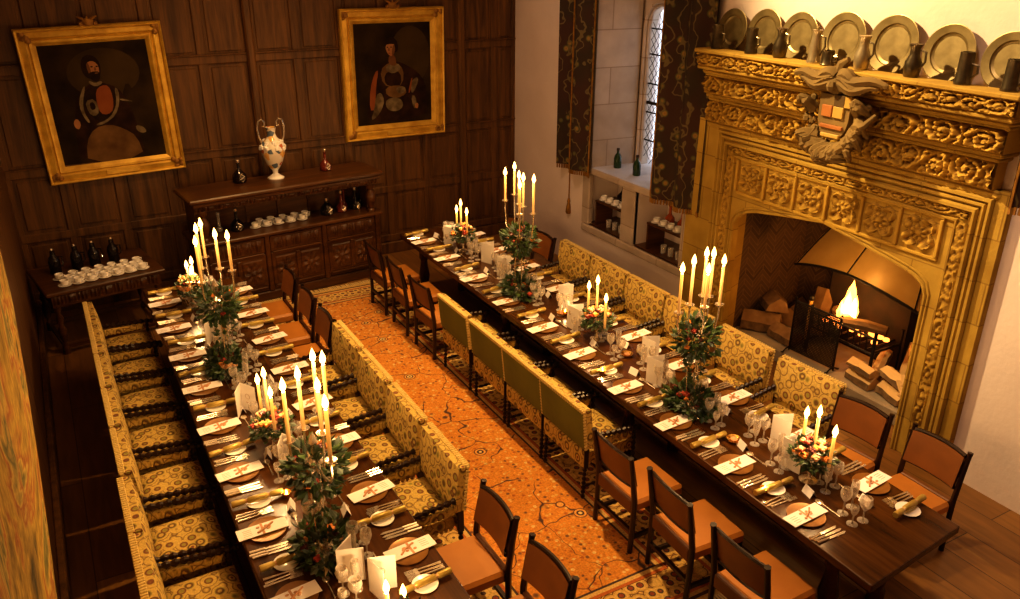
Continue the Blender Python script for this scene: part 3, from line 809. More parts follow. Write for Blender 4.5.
def round_log(l, r, loc, rot, lab, cut=True):
    b = MB(); n = 12
    b.mi = 0
    b.tube([(-l / 2, 0, 0), (-l / 6, 0, .01), (l / 6, 0, -.005), (l / 2, 0, 0)], [r, r * 1.05, r * .98, r * .95], n, cap=False)
    vs = b.v; b.mi = 1
    b.f.append(tuple(range(n))); b.m.append(1); b.f.append(tuple(3 * n + i for i in reversed(range(n)))); b.m.append(1)
    o = b.build('firewood_log', [M['logbark'], M['logend']]); o.location = loc; o.rotation_euler = rot; tag(o, lab, 'log')
for (lx, w, h, loc, rz, tilt, lab, sd, sp) in (
    (.4, .24, .2, (6.42, 5.74, .152), 2.2, (0, 0), 'broad split log at the front of the left woodpile', 11, True), (.4, .24, .22, (6.9, 5.72, .152), .4, (0, 0), 'dark thick log at the back of the left woodpile', 12, False),
    (.36, .24, .17, (6.58, 5.74, .36), 1.0, (0, .1), 'pale split log lying on top of the left woodpile', 13, True), (.32, .2, .16, (6.42, 5.4, .152), 1.5, (0, 0), 'smaller split log at the right of the left woodpile', 14, True),
    (.5, .24, .16, (6.93, 5.36, .39), .3, (0, -1.2), 'tall log leaning upright against the back of the hearth', 15, True)):
    o = put_log(lx, w, h, loc, rz, tilt, lab, sd, sp)
    o.data.materials[1] = M['logend']

# ------------------------------------------------------------------ pewter on the mantel shelf
def make_plate():
    o = MB().lathe([(0, .0), (.1, .0), (.115, .008), (.12, .018), (.165, .026), (.17, .024), (.168, .018), (.13, .008), (.11, -.006), (0, -.006)], 32).build('pewter_plate', M['pewter'], ang=25)
    return o
plates = [(6.08, .195), (5.67, .205), (5.26, .205), (4.79, .22), (4.32, .225), (3.84, .208), (3.38, .2)]
for k, (y, r) in enumerate(plates):
    lab = ['pewter plate at the window end of the mantel shelf', 'second pewter plate from the window on the mantel shelf', 'third pewter plate from the window on the mantel shelf', 'middle pewter plate of the seven, above the carved crest', 'fifth pewter plate from the window, right of the crest', 'sixth pewter plate from the window, with engraved rings', 'pewter plate at the end of the mantel shelf farthest from the window'][k]
    o = inst('plate', make_plate, lab, 'plate', (5.885, y, 3.087 + r * .985), 0, 'pewter plates along the mantel shelf', rot=(0, -1.4, 0))
    s = r / .17; o.scale = (s, s, 1)
    if k < 2: pass
def make_jug(h, kind):
    def f():
        pr = {'flagon': [(.06, 0), (.062, .01), (.052, .03), (.05, .1), (.036, .2), (.038, .24), (.042, .245), (.0, .25)],
              'tankard': [(.058, 0), (.06, .01), (.054, .02), (.05, .12), (.048, .15), (.05, .155), (.044, .155), (.044, .12), (0, .11)],
              'baluster': [(.05, 0), (.056, .01), (.062, .06), (.06, .1), (.036, .15), (.034, .19), (.046, .22), (.048, .225), (.04, .22), (0, .2)]}[kind]
        k = h / pr[-2][1]
        t = MB().lathe([(r, z * k) for r, z in pr], 20).build('pewter_jug', M['pewterd'] if kind != 'flagon' else M['pewter'])
        MB().tube([(0, -.045, h * .85), (0, -.09, h * .8), (0, -.095, h * .5), (0, -.05, h * .25)], .008, 6).build('handle', M['pewterd'], t)
        if kind == 'flagon': MB().ball((0, 0, h + .015), .018, 8).build('lid_knob', M['pewter'], t)
        return t
    return f
jugs = [(6.06, .17, 'tankard', 'dark pewter beaker at the window end of the mantel shelf'), (5.62, .17, 'tankard', 'dark pewter tankard in front of the first two plates by the window'),
        (5.28, .24, 'baluster', 'dark pewter jug in front of the second and third plates'), (4.9, .26, 'flagon', 'bright slender pewter flagon just left of the crest'),
        (4.43, .25, 'baluster', 'bright bulbous pewter jug just right of the crest'), (3.98, .23, 'baluster', 'dark waisted pewter jug in front of the fifth plate'),
        (3.57, .17, 'tankard', 'plain pewter tankard in front of the sixth plate'), (3.23, .16, 'tankard', 'dark pewter tankard at the end of the shelf farthest from the window')]
for k, (y, h, kind, lab) in enumerate(jugs):
    o = make_jug(h, kind)(); place(o, (5.68, y, 3.121)); tag(o, lab, 'jug', 'pewter jugs along the mantel shelf')
    if k in (3, 4): o.data.materials[0] = M['pewterb']
o = make_jug(.09, 'tankard')(); place(o, (5.66, 4.74, 3.121)); tag(o, 'tiny pewter measure behind the crest', 'jug', 'pewter jugs along the mantel shelf')

# ================================================================== TEXTILES
rg = thing('persian_rug', 'long orange-red patterned rug with bordered ends between the two tables', 'rug', ((RUGX0 + RUGX1) / 2, (RUGY0 + RUGY1) / 2, 0))
random.seed(2)
MB().grid(24, 60, lambda u, v: ((u - .5) * RUGW, (v - .5) * RUGL, .012 + .003 * noise.noise((u * 5, v * 12, 0)))).build('rug_pile', M['rug'], rg)
for s in (-1, 1):
    b = MB()
    for k in range(90):
        x = -RUGW / 2 + RUGW * (k + .5) / 90; l = .1 + .03 * random.random(); dx = random.uniform(-.012, .012)
        b.raw([(x - .008, s * RUGL / 2, .012), (x + .008, s * RUGL / 2, .012), (x + dx + .006, s * (RUGL / 2 + l), .004), (x + dx - .006, s * (RUGL / 2 + l), .004)], [(0, 1, 2, 3)])
    b.build('fringe', M['fringe'], rg, smooth=False)
# tapestry hanging off the near wall on the left
tp = thing('tapestry', 'huge gold and green woven tapestry hanging on the left wall', 'tapestry', (XL, 2, 0))
def tapx(z):
    pts = [(0.3, -.475), (.58, -.46), (1.0, -.42), (1.55, -.372), (2.0, -.338), (2.4, -.312), (2.7, -.31), (3.4, -.3), (4.4, -.29)]
    for (a, xa), (c, xc) in zip(pts, pts[1:]):
        if a <= z <= c: return xa + (xc - xa) * (z - a) / (c - a)
    return -.3
b = MB().at((-XL, -2, 0))
def tapf(u, v):
    y = 4.42 - u * 4.4; z = .42 + 3.9 * v
    w = .02 * math.sin(y * 7 + z * .6) * (1 if u > .02 else .3)
    return (min(tapx(z) + w * (z > .6), -.2), y, z)
b.grid(60, 40, tapf)
b.grid(1, 40, lambda u, v: (tapx(.42 + 3.9 * v) - u * (.15 if v > .1 else .02), 4.42, .42 + 3.9 * v))
b.build('woven_panel', M['tap'], tp, ang=80)
MB().at((-XL, -2, 0)).tube([(-.34, -.1, 4.34), (-.34, 4.5, 4.34)], .025, 8).build('hanging_pole', M['chairwood'], tp)

def curtain(y0, y1, z0, z1, lab, folds, edge, cx=5.845):
    t = thing('curtain', lab, 'curtain', (5.85, (y0 + y1) / 2, z0))
    b = MB().at((-5.85, -(y0 + y1) / 2, -z0))
    def f(u, v, off=0.0):
        y = y0 + (y1 - y0) * u
        x = cx + .045 * math.sin(u * folds * 2 * PI + .4 * v) + .015 * math.sin(u * folds * 5 + 2) + off
        return (x, y, z0 + (z1 - z0) * v)
    b.grid(48, 14, f); b.grid(48, 14, lambda u, v: f(u, v, .012))
    b.build('drape', M['curtain'], t, ang=80)
    for e in edge:
        bb = MB().at((-5.85, -(y0 + y1) / 2, -z0))
        bb.tube([Vector(f(e, v / 14)) + Vector((-.006, 0, 0)) for v in range(15)], .012, 5)
        bb.build('edge_braid', M['giltdark'], t)
    bb = MB().at((-5.85, -(y0 + y1) / 2, -z0))
    for k in range(int((y1 - y0) / .025)):
        u = (k + .5) / int((y1 - y0) / .025); p = f(u, 0)
        bb.box(p[0] - .006, p[0] + .006, p[1] - .009, p[1] + .009, z0 - .05, z0 + .005)
    bb.build('hem_fringe', M['giltdark'], t, smooth=False)
    return t
curtain(8.33, 9.02, 1.36, 4.45, 'dark flowered curtain on the far side of the window', 1.6, (.02, .5))
curtain(6.3, 7.1, 1.40, 4.45, 'dark flowered curtain between window and chimneypiece', 2.1, (.98,))
curtain(2.35, 3.05, 2.36, 4.0, 'dark fringed hanging at the far right of the mantel', 1.5, (.98,), 5.68)
cr_ = MB().tube([(5.84, 6.3, 4.47), (5.84, 9.15, 4.47)], .022, 8).ball((5.84, 6.27, 4.47), .045, 8).ball((5.84, 9.18, 4.47), .045, 8).box(5.84, 5.95, 6.36, 6.39, 4.45, 4.49).box(5.84, 5.95, 9.08, 9.11, 4.45, 4.49).build('curtain_rod', M['iron'])
tag(cr_, 'iron curtain rod above the window curtains', 'curtain rod')
cr_ = MB().tube([(5.68, 2.2, 4.02), (5.68, 3.15, 4.02)], .018, 8).box(5.68, 5.95, 2.3, 2.33, 4.0, 4.04).box(5.68, 5.95, 3.05, 3.08, 4.0, 4.04).build('curtain_rod', M['iron'])
tag(cr_, 'short iron rod holding the fringed hanging right of the mantel', 'curtain rod')
ts = thing('curtain_tieback', 'brown tieback cord with tassel hanging on the wall below the far curtain', 'tieback', (5.93, 8.87, .69))
MB().tube([(0, 0, .2), (.004, .004, .45), (0, 0, .72)], .007, 6).build('cord', M['giltdark'], ts)
MB().lathe([(.03, 0), (.04, .02), (.03, .1), (.018, .15), (.024, .17), (.012, .21)], 10).build('tassel', M['giltdark'], ts)

# ================================================================== PAINTINGS
def frame(name, lab, cx, cz, w, h, fw, roll, paint):
    t = thing(name, lab, 'painting', (cx, YB - .045, cz), rot=(.028, roll, 0))
    for nm, d0, d1, y0, y1, mm in (('outer', 0, .03, -.07, 0, 'gold'), ('hollow', .03, fw * .62, -.045, 0, 'gold'), ('inner', fw * .62, fw, -.075, 0, 'gold')):
        pass
    # profile swept round the frame
    prof = [(0, 0), (0, -.06), (.012, -.078), (.03, -.07), (.04, -.045), (fw * .5, -.055), (fw * .62, -.035), (fw * .68, -.05), (fw * .8, -.045), (fw, -.02), (fw, 0)]
    b = MB()
    cs = [(-w / 2, -h / 2, 1, 1), (w / 2, -h / 2, -1, 1), (w / 2, h / 2, -1, -1), (-w / 2, h / 2, 1, -1)]
    n = len(prof); vs = []
    for (x, z, sx, sz) in cs:
        for (d, y) in prof: vs.append((x + sx * d, y, z + sz * d))
    fs = []
    for k in range(4):
        j = (k + 1) % 4
        for i in range(n - 1): fs.append((k * n + i, j * n + i, j * n + i + 1, k * n + i + 1))
    b.raw(vs, fs)
    fr = b.build('gilt_frame', M['gold'], t, smooth=False)
    for (x, z, sx, sz) in cs:
        b = MB()
        for q in range(5): b.ball((x + sx * (.03 + fw * .5 * random.random()), -.06, z + sz * (.03 + fw * .5 * random.random())), .03, 6, (1.2, .5, 1.2))
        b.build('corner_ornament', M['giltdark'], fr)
    b = MB(); b.ball((0, -.055, h / 2 + .03), .05, 8, (1.3, .5, .9)); b.ball((-.07, -.05, h / 2 + .015), .03, 6); b.ball((.07, -.05, h / 2 + .015), .03, 6)
    for a in (-.5, 0, .5): b.tube([(0, -.05, h / 2 + .02), (.1 * a, -.055, h / 2 + .07), (.2 * a, -.05, h / 2 + .09)], [.02, .015, .006], 5)
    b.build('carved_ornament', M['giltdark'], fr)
    if True:
        MB().box(-.16 + .02, .22, -.066, -.045, -h / 2 + fw * .22, -h / 2 + fw * .52, .004).build('name_plaque', M['gold'], fr, smooth=False)
    W, H = w - 2 * fw, h - 2 * fw
    cv = MB().box(-W / 2 - .01, W / 2 + .01, -.015, -.005, -H / 2 - .01, H / 2 + .01).build('painted_canvas', paint[0], t, smooth=False)
    for k, (mat_, pts) in enumerate(paint[1]):
        b = MB(); pts = smooth_poly(pts)
        y = -.0155 - .0004 * (k + 1)
        b.raw([(px * W / 2, y, pz * H / 2) for px, pz in pts], [tuple(range(len(pts)))])
        b.build('painted_figure', mat_, cv, smooth=False)
    return t
def smooth_poly(p):
    for _ in range(1):
        q = []
        for a, c in zip(p, p[1:] + p[:1]):
            q += [(a[0] * .75 + c[0] * .25, a[1] * .75 + c[1] * .25), (a[0] * .25 + c[0] * .75, a[1] * .25 + c[1] * .75)]
        p = q
    return p
def ell(cx, cz, rx, rz, n=12): return [(cx + rx * math.cos(2 * PI * i / n), cz + rz * math.sin(2 * PI * i / n)) for i in range(n)]
P = {}
for nm, a, c, s in (('bg', (.012, .007, .003), (.045, .026, .008), 3), ('robe', (.012, .006, .004), (.045, .019, .008), 6), ('skin', (.3, .13, .05), (.36, .18, .08), 6), ('hair', (.012, .007, .004), (.03, .015, .007), 9),
                    ('sash', (.2, .055, .018), (.26, .085, .025), 5), ('steel', (.06, .04, .02), (.26, .2, .11), 9), ('cloth', (.09, .045, .016), (.2, .11, .04), 5), ('glow', (.035, .021, .007), (.075, .046, .015), 2.5), ('shade', (.13, .055, .022), (.18, .08, .03), 6)):
    P[nm] = noisy('paint_' + nm, a, c, s, .85, spec=.1)
fig1 = [(P['glow'], ell(.1, .5, .7, .42)), (P['bg'], [(.3, -1), (.35, .1), (.5, .35), (.62, .1), (.9, -.1), (.95, -1)]),
        (P['robe'], [(-.7, -1), (-.66, -.45), (-.56, .0), (-.44, .2), (-.26, .32), (-.08, .36), (.12, .32), (.3, .24), (.42, .05), (.52, -.3), (.56, -.7), (.6, -1)]),
        (P['cloth'], [(-.56, -1), (-.5, -.62), (-.3, -.4), (.0, -.36), (.26, -.46), (.48, -.62), (.56, -1)]), 
        (P['hair'], [(-.4, .12), (-.26, .28), (-.08, .3), (.12, .28), (.28, .16), (.24, -.1), (.05, -.28), (-.2, -.3), (-.36, -.12)]),
        (P['sash'], [(-.12, .22), (.0, .3), (.14, .29), (.18, .1), (.14, -.12), (.02, -.2), (-.12, -.17), (-.15, .02)]),
        (P['steel'], [(-.47, .08), (-.34, .3), (-.29, .31), (-.4, .06), (-.42, -.12), (-.34, -.3), (-.4, -.3), (-.48, -.1)]),
        (P['steel'], [(.24, .26), (.31, .2), (.28, -.02), (.16, -.22), (-.06, -.34), (-.24, -.37), (-.24, -.33), (-.04, -.29), (.12, -.18), (.23, .0)]),
        (P['steel'], [(-.36, .07), (-.16, .09), (-.13, -.14), (-.24, -.21), (-.34, -.14)]), (P['hair'], [(-.29, .03), (-.2, .04), (-.18, -.08), (-.28, -.1)]),
        (P['steel'], [(-.2, .4), (-.1, .34), (.02, .38), (.04, .33), (-.1, .28), (-.22, .35)]),
        (P['hair'], [(-.3, .62), (-.26, .76), (-.14, .82), (.0, .78), (.07, .66), (.05, .5), (-.02, .4), (-.2, .42), (-.28, .5)]), (P['skin'], [(-.2, .64), (-.14, .71), (-.03, .7), (.03, .62), (.02, .5), (-.06, .44), (-.16, .47)]),
        (P['shade'], [(-.2, .64), (-.16, .7), (-.13, .6), (-.13, .48), (-.17, .48)]), (P['hair'], [(-.18, .52), (-.08, .54), (.02, .53), (.03, .43), (-.04, .36), (-.13, .38), (-.18, .45)]), (P['shade'], [(-.07, .515), (-.01, .52), (.0, .5), (-.06, .495)]),
        (P['hair'], ell(-.1, .615, .024, .012)), (P['hair'], ell(-.005, .615, .022, .012)), (P['shade'], [(-.05, .61), (-.03, .61), (-.02, .55), (-.07, .55)]),
        (P['steel'], [(.5, -.42), (.64, -.46), (.7, -.56), (.6, -.58), (.5, -.52)]), (P['skin'], [(-.66, -.26), (-.58, -.2), (-.52, -.3), (-.58, -.4), (-.65, -.36)]), (P['steel'], [(.3, .06), (.52, .0), (.53, -.02), (.3, .02)])]
fig2 = [(P['glow'], ell(.45, .35, .55, .6)), (P['robe'], [(-.78, -.95), (-.7, -.5), (-.6, -.1), (-.42, .14), (-.2, .24), (.1, .26), (.36, .16), (.64, .02), (.84, -.2), (.9, -.55), (.84, -.95)]),
        (P['sash'], [(-.68, -.7), (-.64, -.25), (-.5, .06), (-.4, .1), (-.48, -.2), (-.54, -.7)]), (P['cloth'], [(-.36, .1), (-.12, .24), (.1, .22), (.26, .08), (.24, -.2), (.0, -.28), (-.3, -.2)]),
        (P['robe'], [(-.26, .0), (-.04, .1), (.18, .02), (.2, -.22), (.0, -.26), (-.24, -.2)]), (P['steel'], [(-.24, .12), (-.1, .22), (.02, .15), (.12, .22), (.2, .1), (.04, .02), (-.1, .02)]),
        (P['cloth'], [(-.24, -.26), (.06, -.22), (.3, -.28), (.32, -.42), (.05, -.5), (-.22, -.42)]), (P['steel'], [(.02, -.27), (.28, -.25), (.3, -.38), (.1, -.42)]),
        (P['steel'], [(-.5, -.4), (-.36, -.34), (-.28, -.52), (-.36, -.7), (-.52, -.86), (-.66, -.9), (-.56, -.68)]), (P['steel'], [(-.22, -.5), (.02, -.46), (.2, -.54), (.22, -.68), (.06, -.76), (-.16, -.74), (-.26, -.62)]),
        (P['steel'], [(.46, -.16), (.62, -.08), (.66, -.16), (.52, -.4), (.44, -.4)]), (P['steel'], [(.44, -.46), (.56, -.46), (.6, -.7), (.5, -.74)]), (P['sash'], [(.42, -.4), (.5, -.1), (.46, -.1), (.36, -.4)]),
        (P['shade'], [(-.12, .38), (.04, .38), (.08, .2), (-.02, .16), (-.14, .22)]), (P['hair'], [(-.24, .55), (-.2, .68), (-.06, .74), (.1, .68), (.14, .52), (.1, .42), (-.1, .44)]),
        (P['skin'], [(-.2, .56), (-.12, .63), (.02, .62), (.05, .5), (.01, .4), (-.06, .35), (-.14, .4), (-.19, .48)]), (P['shade'], [(.02, .6), (.06, .5), (.02, .4), (-.04, .36), (-.03, .5)]), (P['hair'], [(-.22, .58), (-.14, .66), (.06, .66), (.06, .58), (-.06, .6)]),
        (P['hair'], ell(-.15, .535, .02, .011)), (P['hair'], ell(-.055, .535, .024, .011)), (P['shade'], [(-.12, .53), (-.1, .53), (-.09, .46), (-.14, .46)]), (P['sash'], [(-.14, .425), (-.08, .43), (-.08, .41), (-.13, .41)]), (P['skin'], [(.54, -.62), (.64, -.62), (.62, -.74), (.54, -.72)])]
random.seed(11)
frame('portrait_painting', 'gilt-framed dark portrait of a bearded man in armour, left of the sideboard', .625, 2.375, 1.45, 1.68, .185, -.026, (P['bg'], fig1))
frame('portrait_painting', 'gilt-framed dark portrait of a cloaked young man, right of the tall vase', 4.1, 2.465, 1.42, 1.65, .185, .004, (P['bg'], fig2))

# ================================================================== SIDEBOARD AND SIDE TABLE
SB = Matrix.Translation((2.4, 9.52, 0)) @ Matrix.Rotation(math.radians(6), 4, 'Z')
sb = thing('court_cupboard', 'carved dark oak court cupboard with open shelf below the portraits', 'sideboard', (2.4, 9.52, 0), math.radians(6))
def carved(b, x0, x1, z0, z1, y, kind):
    def f(u, v):
        x, z = (u - .5) * 2, (v - .5) * 2
        if kind == 'panel':
            r = math.hypot(x, z); th = math.atan2(z, x)
            h = .5 + .5 * math.sin(8 * th) * max(0, 1 - abs(r - .6) * 3) + max(0, 1 - r * 4)
            h *= 1 if max(abs(x), abs(z)) < .9 else .1
        else:
            t = u * (x1 - x0) / .12
            h = abs(math.sin(t * PI)) * abs(math.cos(z * 1.5)) + .4 * math.sin(t * 6 * PI) * (1 - z * z)
        return (x0 + (x1 - x0) * u, y - .022 * max(0, h), z0 + (z1 - z0) * v)
    n = max(16, int((x1 - x0) / .018)); b.grid(n, max(8, int((z1 - z0) / .018)), f)
b = MB(); b.box(-1.12, 1.12, .03, .58, .12, .83, .006); b.box(-1.15, 1.15, 0.0, .6, 0, .12, .012); b.build('carcass', M['side'], sb, smooth=False)
b = MB(); b.box(-1.17, 1.17, -.03, .62, .83, .87, .01); b.build('counter', M['side'], sb, smooth=False)
b = MB(); b.box(-1.1, 1.1, .52, .58, .87, 1.3); b.box(-1.1, -1.06, .2, .55, .87, 1.3); b.box(1.06, 1.1, .2, .55, .87, 1.3)
for x in (-.4, .0, .4): b.box(x - .02, x + .02, .5, .53, .87, 1.3)
b.build('upper_back', M['side'], sb, smooth=False)
b = MB(); b.box(-1.16, 1.16, -.02, .6, 1.3, 1.345, .01); b.box(-1.2, 1.2, -.05, .62, 1.345, 1.395, .014); carved(b, -1.14, 1.14, 1.235, 1.31, .03, 'run'); b.box(-1.13, 1.13, .03, .08, 1.23, 1.3)
b.build('canopy', M['side'], sb, smooth=False)
for x in (-1.05, 1.05):
    MB().at((x, .06, .87)).lathe([(.05, 0), (.05, .03), (.03, .05), (.06, .14), (.07, .19), (.06, .23), (.03, .29), (.05, .32), (.05, .37)], 14).build('bulbous_post', M['side'], sb)
for i, (x0, x1) in enumerate(((-1.06, -.4), (-.33, .33), (.4, 1.06))):
    d = MB(); d.box(x0, x1, .005, .035, .62, .81, .006); carved(d, x0 + .04, x1 - .04, .645, .785, .006, 'run'); d.build('frieze_drawer', M['side'], sb, smooth=False)
    d = MB(); d.box(x0, x1, .005, .035, .17, .6, .006); m_ = (x0 + x1) / 2
    carved(d, x0 + .04, m_ - .03, .22, .55, .006, 'panel'); carved(d, m_ + .03, x1 - .04, .22, .55, .006, 'panel')
    d.box(m_ - .025, m_ + .025, -.008, .01, .2, .57, .006); d.box(x0 + .02, x1 - .02, -.012, .006, .6, .62, .004); d.box(x0 + .02, x1 - .02, -.012, .006, .17, .19, .004)
    d.build('door', M['side'], sb, smooth=False)
for x in (-.365, .365, -1.1, 1.1): MB().box(x - .03, x + .03, -.005, .04, .12, .83, .008).build('stile', M['side'], sb, smooth=False)

def onsb(x, y, z): return tuple(SB @ Vector((x, y, z)))
def sbloc(wx, wy, z):
    p = SB.inverted() @ Vector((wx, wy, 0)); return onsb(p.x, max(-.02, min(.5, p.y)), z)
# big two handled vase
vs_ = thing('twin_handled_vase', 'tall painted porcelain urn vase with two scrolled handles on the cupboard', 'vase', sbloc(2.33, 9.92, 1.395))
MB().lathe([(.1, 0), (.1, .012), (.07, .03), (.03, .06), (.035, .1), (.06, .13)], 20).build('foot', M['china'], vs_)
def vasemat():
    m, nt, p, out = newmat('painted_porcelain')
    v = N(nt, 'TexVoronoi', Scale=16); L(nt, coords(nt), v.inputs['Vector'])
    s = N(nt, 'SeparateColor'); L(nt, v.outputs['Color'], s.inputs[0])
    r = ramp(nt, [(0, (.8, .72, .6)), (.35, (.75, .45, .15)), (.5, (.8, .74, .62)), (.66, (.12, .16, .22)), (.76, (.5, .16, .07)), (.88, (.82, .76, .65))], s.outputs[0], 'CONSTANT')
    L(nt, r.outputs[0], p.inputs['Base Color']); p.inputs['Roughness'].default_value = .15; return m
vb = MB().lathe([(.06, .13), (.1, .2), (.135, .3), (.145, .37), (.12, .44), (.06, .5), (.045, .55), (.06, .61), (.065, .62), (.05, .615), (.03, .55)], 24).build('vase_body', vasemat(), vs_)
b = MB(); random.seed(4)
for k in range(50):
    a = random.random() * 2 * PI; z = .36 + .1 * random.random(); r = .14 - .5 * max(0, z - .38)
    b.ball((r * math.cos(a), r * math.sin(a), z), .027, 6)
b.build('flower_relief', M['china'], vb)
for s in (-1, 1): MB().tube([(s * .12, 0, .42), (s * .15, 0, .52), (s * .16, 0, .63), (s * .14, 0, .7), (s * .1, 0, .72), (s * .07, 0, .68), (s * .08, 0, .63), (s * .1, 0, .64)], .011, 6).build('handle', M['silver'], vs_)
def make_decanter(h, r, m, mount=True):
    def f():
        t = MB().lathe([(r * .75, 0), (r * .95, .01), (r, r * .6), (r * .9, r * 1.15), (r * .4, r * 1.7), (.018, r * 2.0), (.016, h * .82), (.024, h * .85), (0, h * .86)], 18).build('decanter', m)
        MB().at((0, 0, h * .85)).lathe([(.012, 0), (.022, .02), (.02, .045), (0, h * .15)], 10).build('stopper', M['silver'] if mount else m, t)
        if mount:
            b = MB()
            for s in (-1, 1):
                b.tube([(s * r * .15, -r * .84, r * 1.35), (s * -r * .34, -r * 1.02, r * .95), (s * r * .34, -r * 1.01, r * .6), (0, -r * .99, r * .25)], .008, 5)
            b.tube([(-.02, 0, r * 1.95), (0, -.02, r * 1.95), (.02, 0, r * 1.95), (0, .02, r * 1.95), (-.02, 0, r * 1.95)], .006, 5)
            b.build('silver_strapwork', M['silver'], t)
        return t
    return f
for (w, z, h, r, m, lab) in (((1.9, 9.93), 1.395, .27, .085, 'bottled', 'black globular decanter with silver strapwork, left of the tall vase'), ((2.98, 10.0), 1.395, .27, .075, 'redwine', 'ruby decanter with silver strapwork, right of the tall vase'),
                             ((1.76, 9.72), .87, .27, .08, 'bottled', 'dark decanter with silver strapwork left of the coffee cups'), ((2.9, 9.83), .87, .2, .085, 'bottled', 'squat dark silver-collared decanter right of the coffee cups'),
                             ((3.1, 9.86), .87, .27, .07, 'redwine', 'ruby claret jug second right of the coffee cups'), ((3.3, 9.9), .87, .28, .075, 'bottled', 'dark decanter at the right end of the cupboard shelf')):
    o = make_decanter(h, r, M[m])(); place(o, sbloc(*w, z), .2); tag(o, lab, 'decanter', 'decanters on the court cupboard')
o = make_decanter(.22, .035, M['glass'], False)(); place(o, sbloc(1.57, 9.8, .87)); tag(o, 'slim clear glass cruet at the left end of the cupboard shelf', 'cruet')
o = make_decanter(.24, .05, M['redwine'], False)(); place(o, sbloc(3.18, 10.0, .87)); tag(o, 'small red bottle behind the claret jug on the cupboard shelf', 'bottle')
o = make_decanter(.3, .05, M['bottled'], False)(); place(o, sbloc(3.42, 10.05, .87)); tag(o, 'black bottle in the right corner of the cupboard shelf', 'bottle')
def make_cup():
    t = MB().lathe([(.022, .012), (.03, .016), (.04, .04), (.043, .065), (.039, .065), (.034, .03), (0, .022)], 16).build('coffee_cup', M['china'])
    MB().lathe([(.03, 0), (.04, .002), (.066, .012), (.066, .015), (.035, .007), (0, .006)], 18).build('saucer', M['china'], t)
    MB().tube([(.04, 0, .055), (.062, 0, .05), (.06, 0, .03), (.036, 0, .025)], .005, 5).build('handle', M['china'], t)
    return t
def put_cup(loc, lab, grp): return inst('cup', make_cup, lab, 'coffee cup', loc, random.uniform(-.5, .8), grp)
k = 0
for k, x in enumerate((1.97, 2.11, 2.26, 2.41, 2.56)): put_cup(sbloc(x, 9.72 + .012 * k, .87), f'{ORD[k]} white coffee cup from the left, front row on the cupboard', 'coffee cups on the cupboard')
for k, x in enumerate((2.05, 2.19, 2.34, 2.49, 2.63)): put_cup(sbloc(x, 9.85 + .012 * k, .87), f'{ORD[k]} white coffee cup from the left, back row on the cupboard', 'coffee cups on the cupboard')
# small side table
ST = Matrix.Translation((.17, 9.6, 0)) @ Matrix.Rotation(math.radians(10), 4, 'Z')
st = thing('side_table', 'small dark carved side table holding cups below the left portrait', 'side table', (.17, 9.6, 0), math.radians(10))
MB().box(-.6, .6, -.5, .42, .68, .72, .01).build('tabletop', M['side'], st, smooth=False)
b = MB(); b.box(-.55, .55, -.44, -.4, .54, .68); carved(b, -.54, .54, .56, .67, -.44, 'run'); b.box(-.55, .55, .34, .38, .54, .68); b.box(-.55, -.51, -.42, .36, .54, .68); b.box(.51, .55, -.42, .36, .54, .68)
b.build('apron', M['side'], st, smooth=False)
for x in (-.51, .51):
    for y in (-.41, .34):
        MB().at((x, y, 0)).lathe([(.035, 0), (.035, .08), (.03, .1), (.022, .13), (.04, .2), (.045, .27), (.022, .33), (.04, .4), (.02, .46), (.03, .49), (.035, .5), (.035, .56)], 10).build('leg', M['side'], st)
b = MB()
for y in (-.41, .34): b.box(-.51, .51, y - .02, y + .02, .06, .1)
for x in (-.51, .51): b.box(x - .02, x + .02, -.41, .34, .06, .1)
b.build('stretcher', M['side'], st, smooth=False)
random.seed(21)
for r, (n, y0, off, word) in enumerate(((7, -.34, 0, 'front'), (6, -.225, .065, 'middle'), (7, -.11, 0, 'back'))):
    for k in range(n):
        p = ST @ Vector((-.38 + .132 * k + off, y0, .72))
        put_cup(tuple(p), f'{ORD[k]} white coffee cup from the left, {word} row on the side table', 'coffee cups on the side table')
def make_pot():
    t = MB().lathe([(.05, 0), (.058, .01), (.06, .14), (.05, .18), (.03, .2), (.026, .24), (.03, .25), (0, .255)], 14).build('coffee_flask', M['bottled'])
    MB().ball((0, 0, .27), .018, 8).build('lid_knob', M['silver'], t)
    MB().tube([(.055, 0, .17), (.1, 0, .16), (.1, 0, .07), (.058, 0, .05)], .008, 6).build('handle', M['bottled'], t)
    return t
for k, x in enumerate((-.36, -.14, .04, .24)):
    inst('pot', make_pot, f'{ORD[k]} black coffee flask from the left behind the side-table cups', 'flask', tuple(ST @ Vector((x, .12 + .0 * k, .72))), .6, 'black flasks behind the cups')

# ================================================================== WINDOW AND NICHE THINGS
def make_wb():
    t = MB().lathe([(.046, 0), (.05, .01), (.05, .12), (.04, .16), (.016, .19), (.015, .235), (.018, .24), (.0, .245)], 14).build('wine_bottle', M['bottleg'])
    MB().lathe([(.0175, .22), (.019, .222), (.019, .25), (0, .252)], 10).build('cap', M['wick'], t)
    return t
inst('wb', make_wb, 'green wine bottle by the stone reveal at the far side of the window sill', 'bottle', (6.22, 8.22, 1.428), 0, 'wine bottles on the window sill')
inst('wb', make_wb, 'green wine bottle nearer the right-hand curtain on the window sill', 'bottle', (6.2, 7.8, 1.428), 0, 'wine bottles on the window sill')
def niche_stand(y0, y1, lab):
    cy = (y0 + y1) / 2; t = thing('niche_shelf', lab, 'shelf', (5.985, cy, .675)); w = (y1 - y0) / 2
    MB().box(0, .32, -w, w, .31, .335, .004).build('shelf_board', M['side'], t, smooth=False)
    for y in (-w + .015, w - .015): MB().box(0.01, .27, y - .012, y + .012, 0, .31).build('side_board', M['side'], t, smooth=False)
    return t
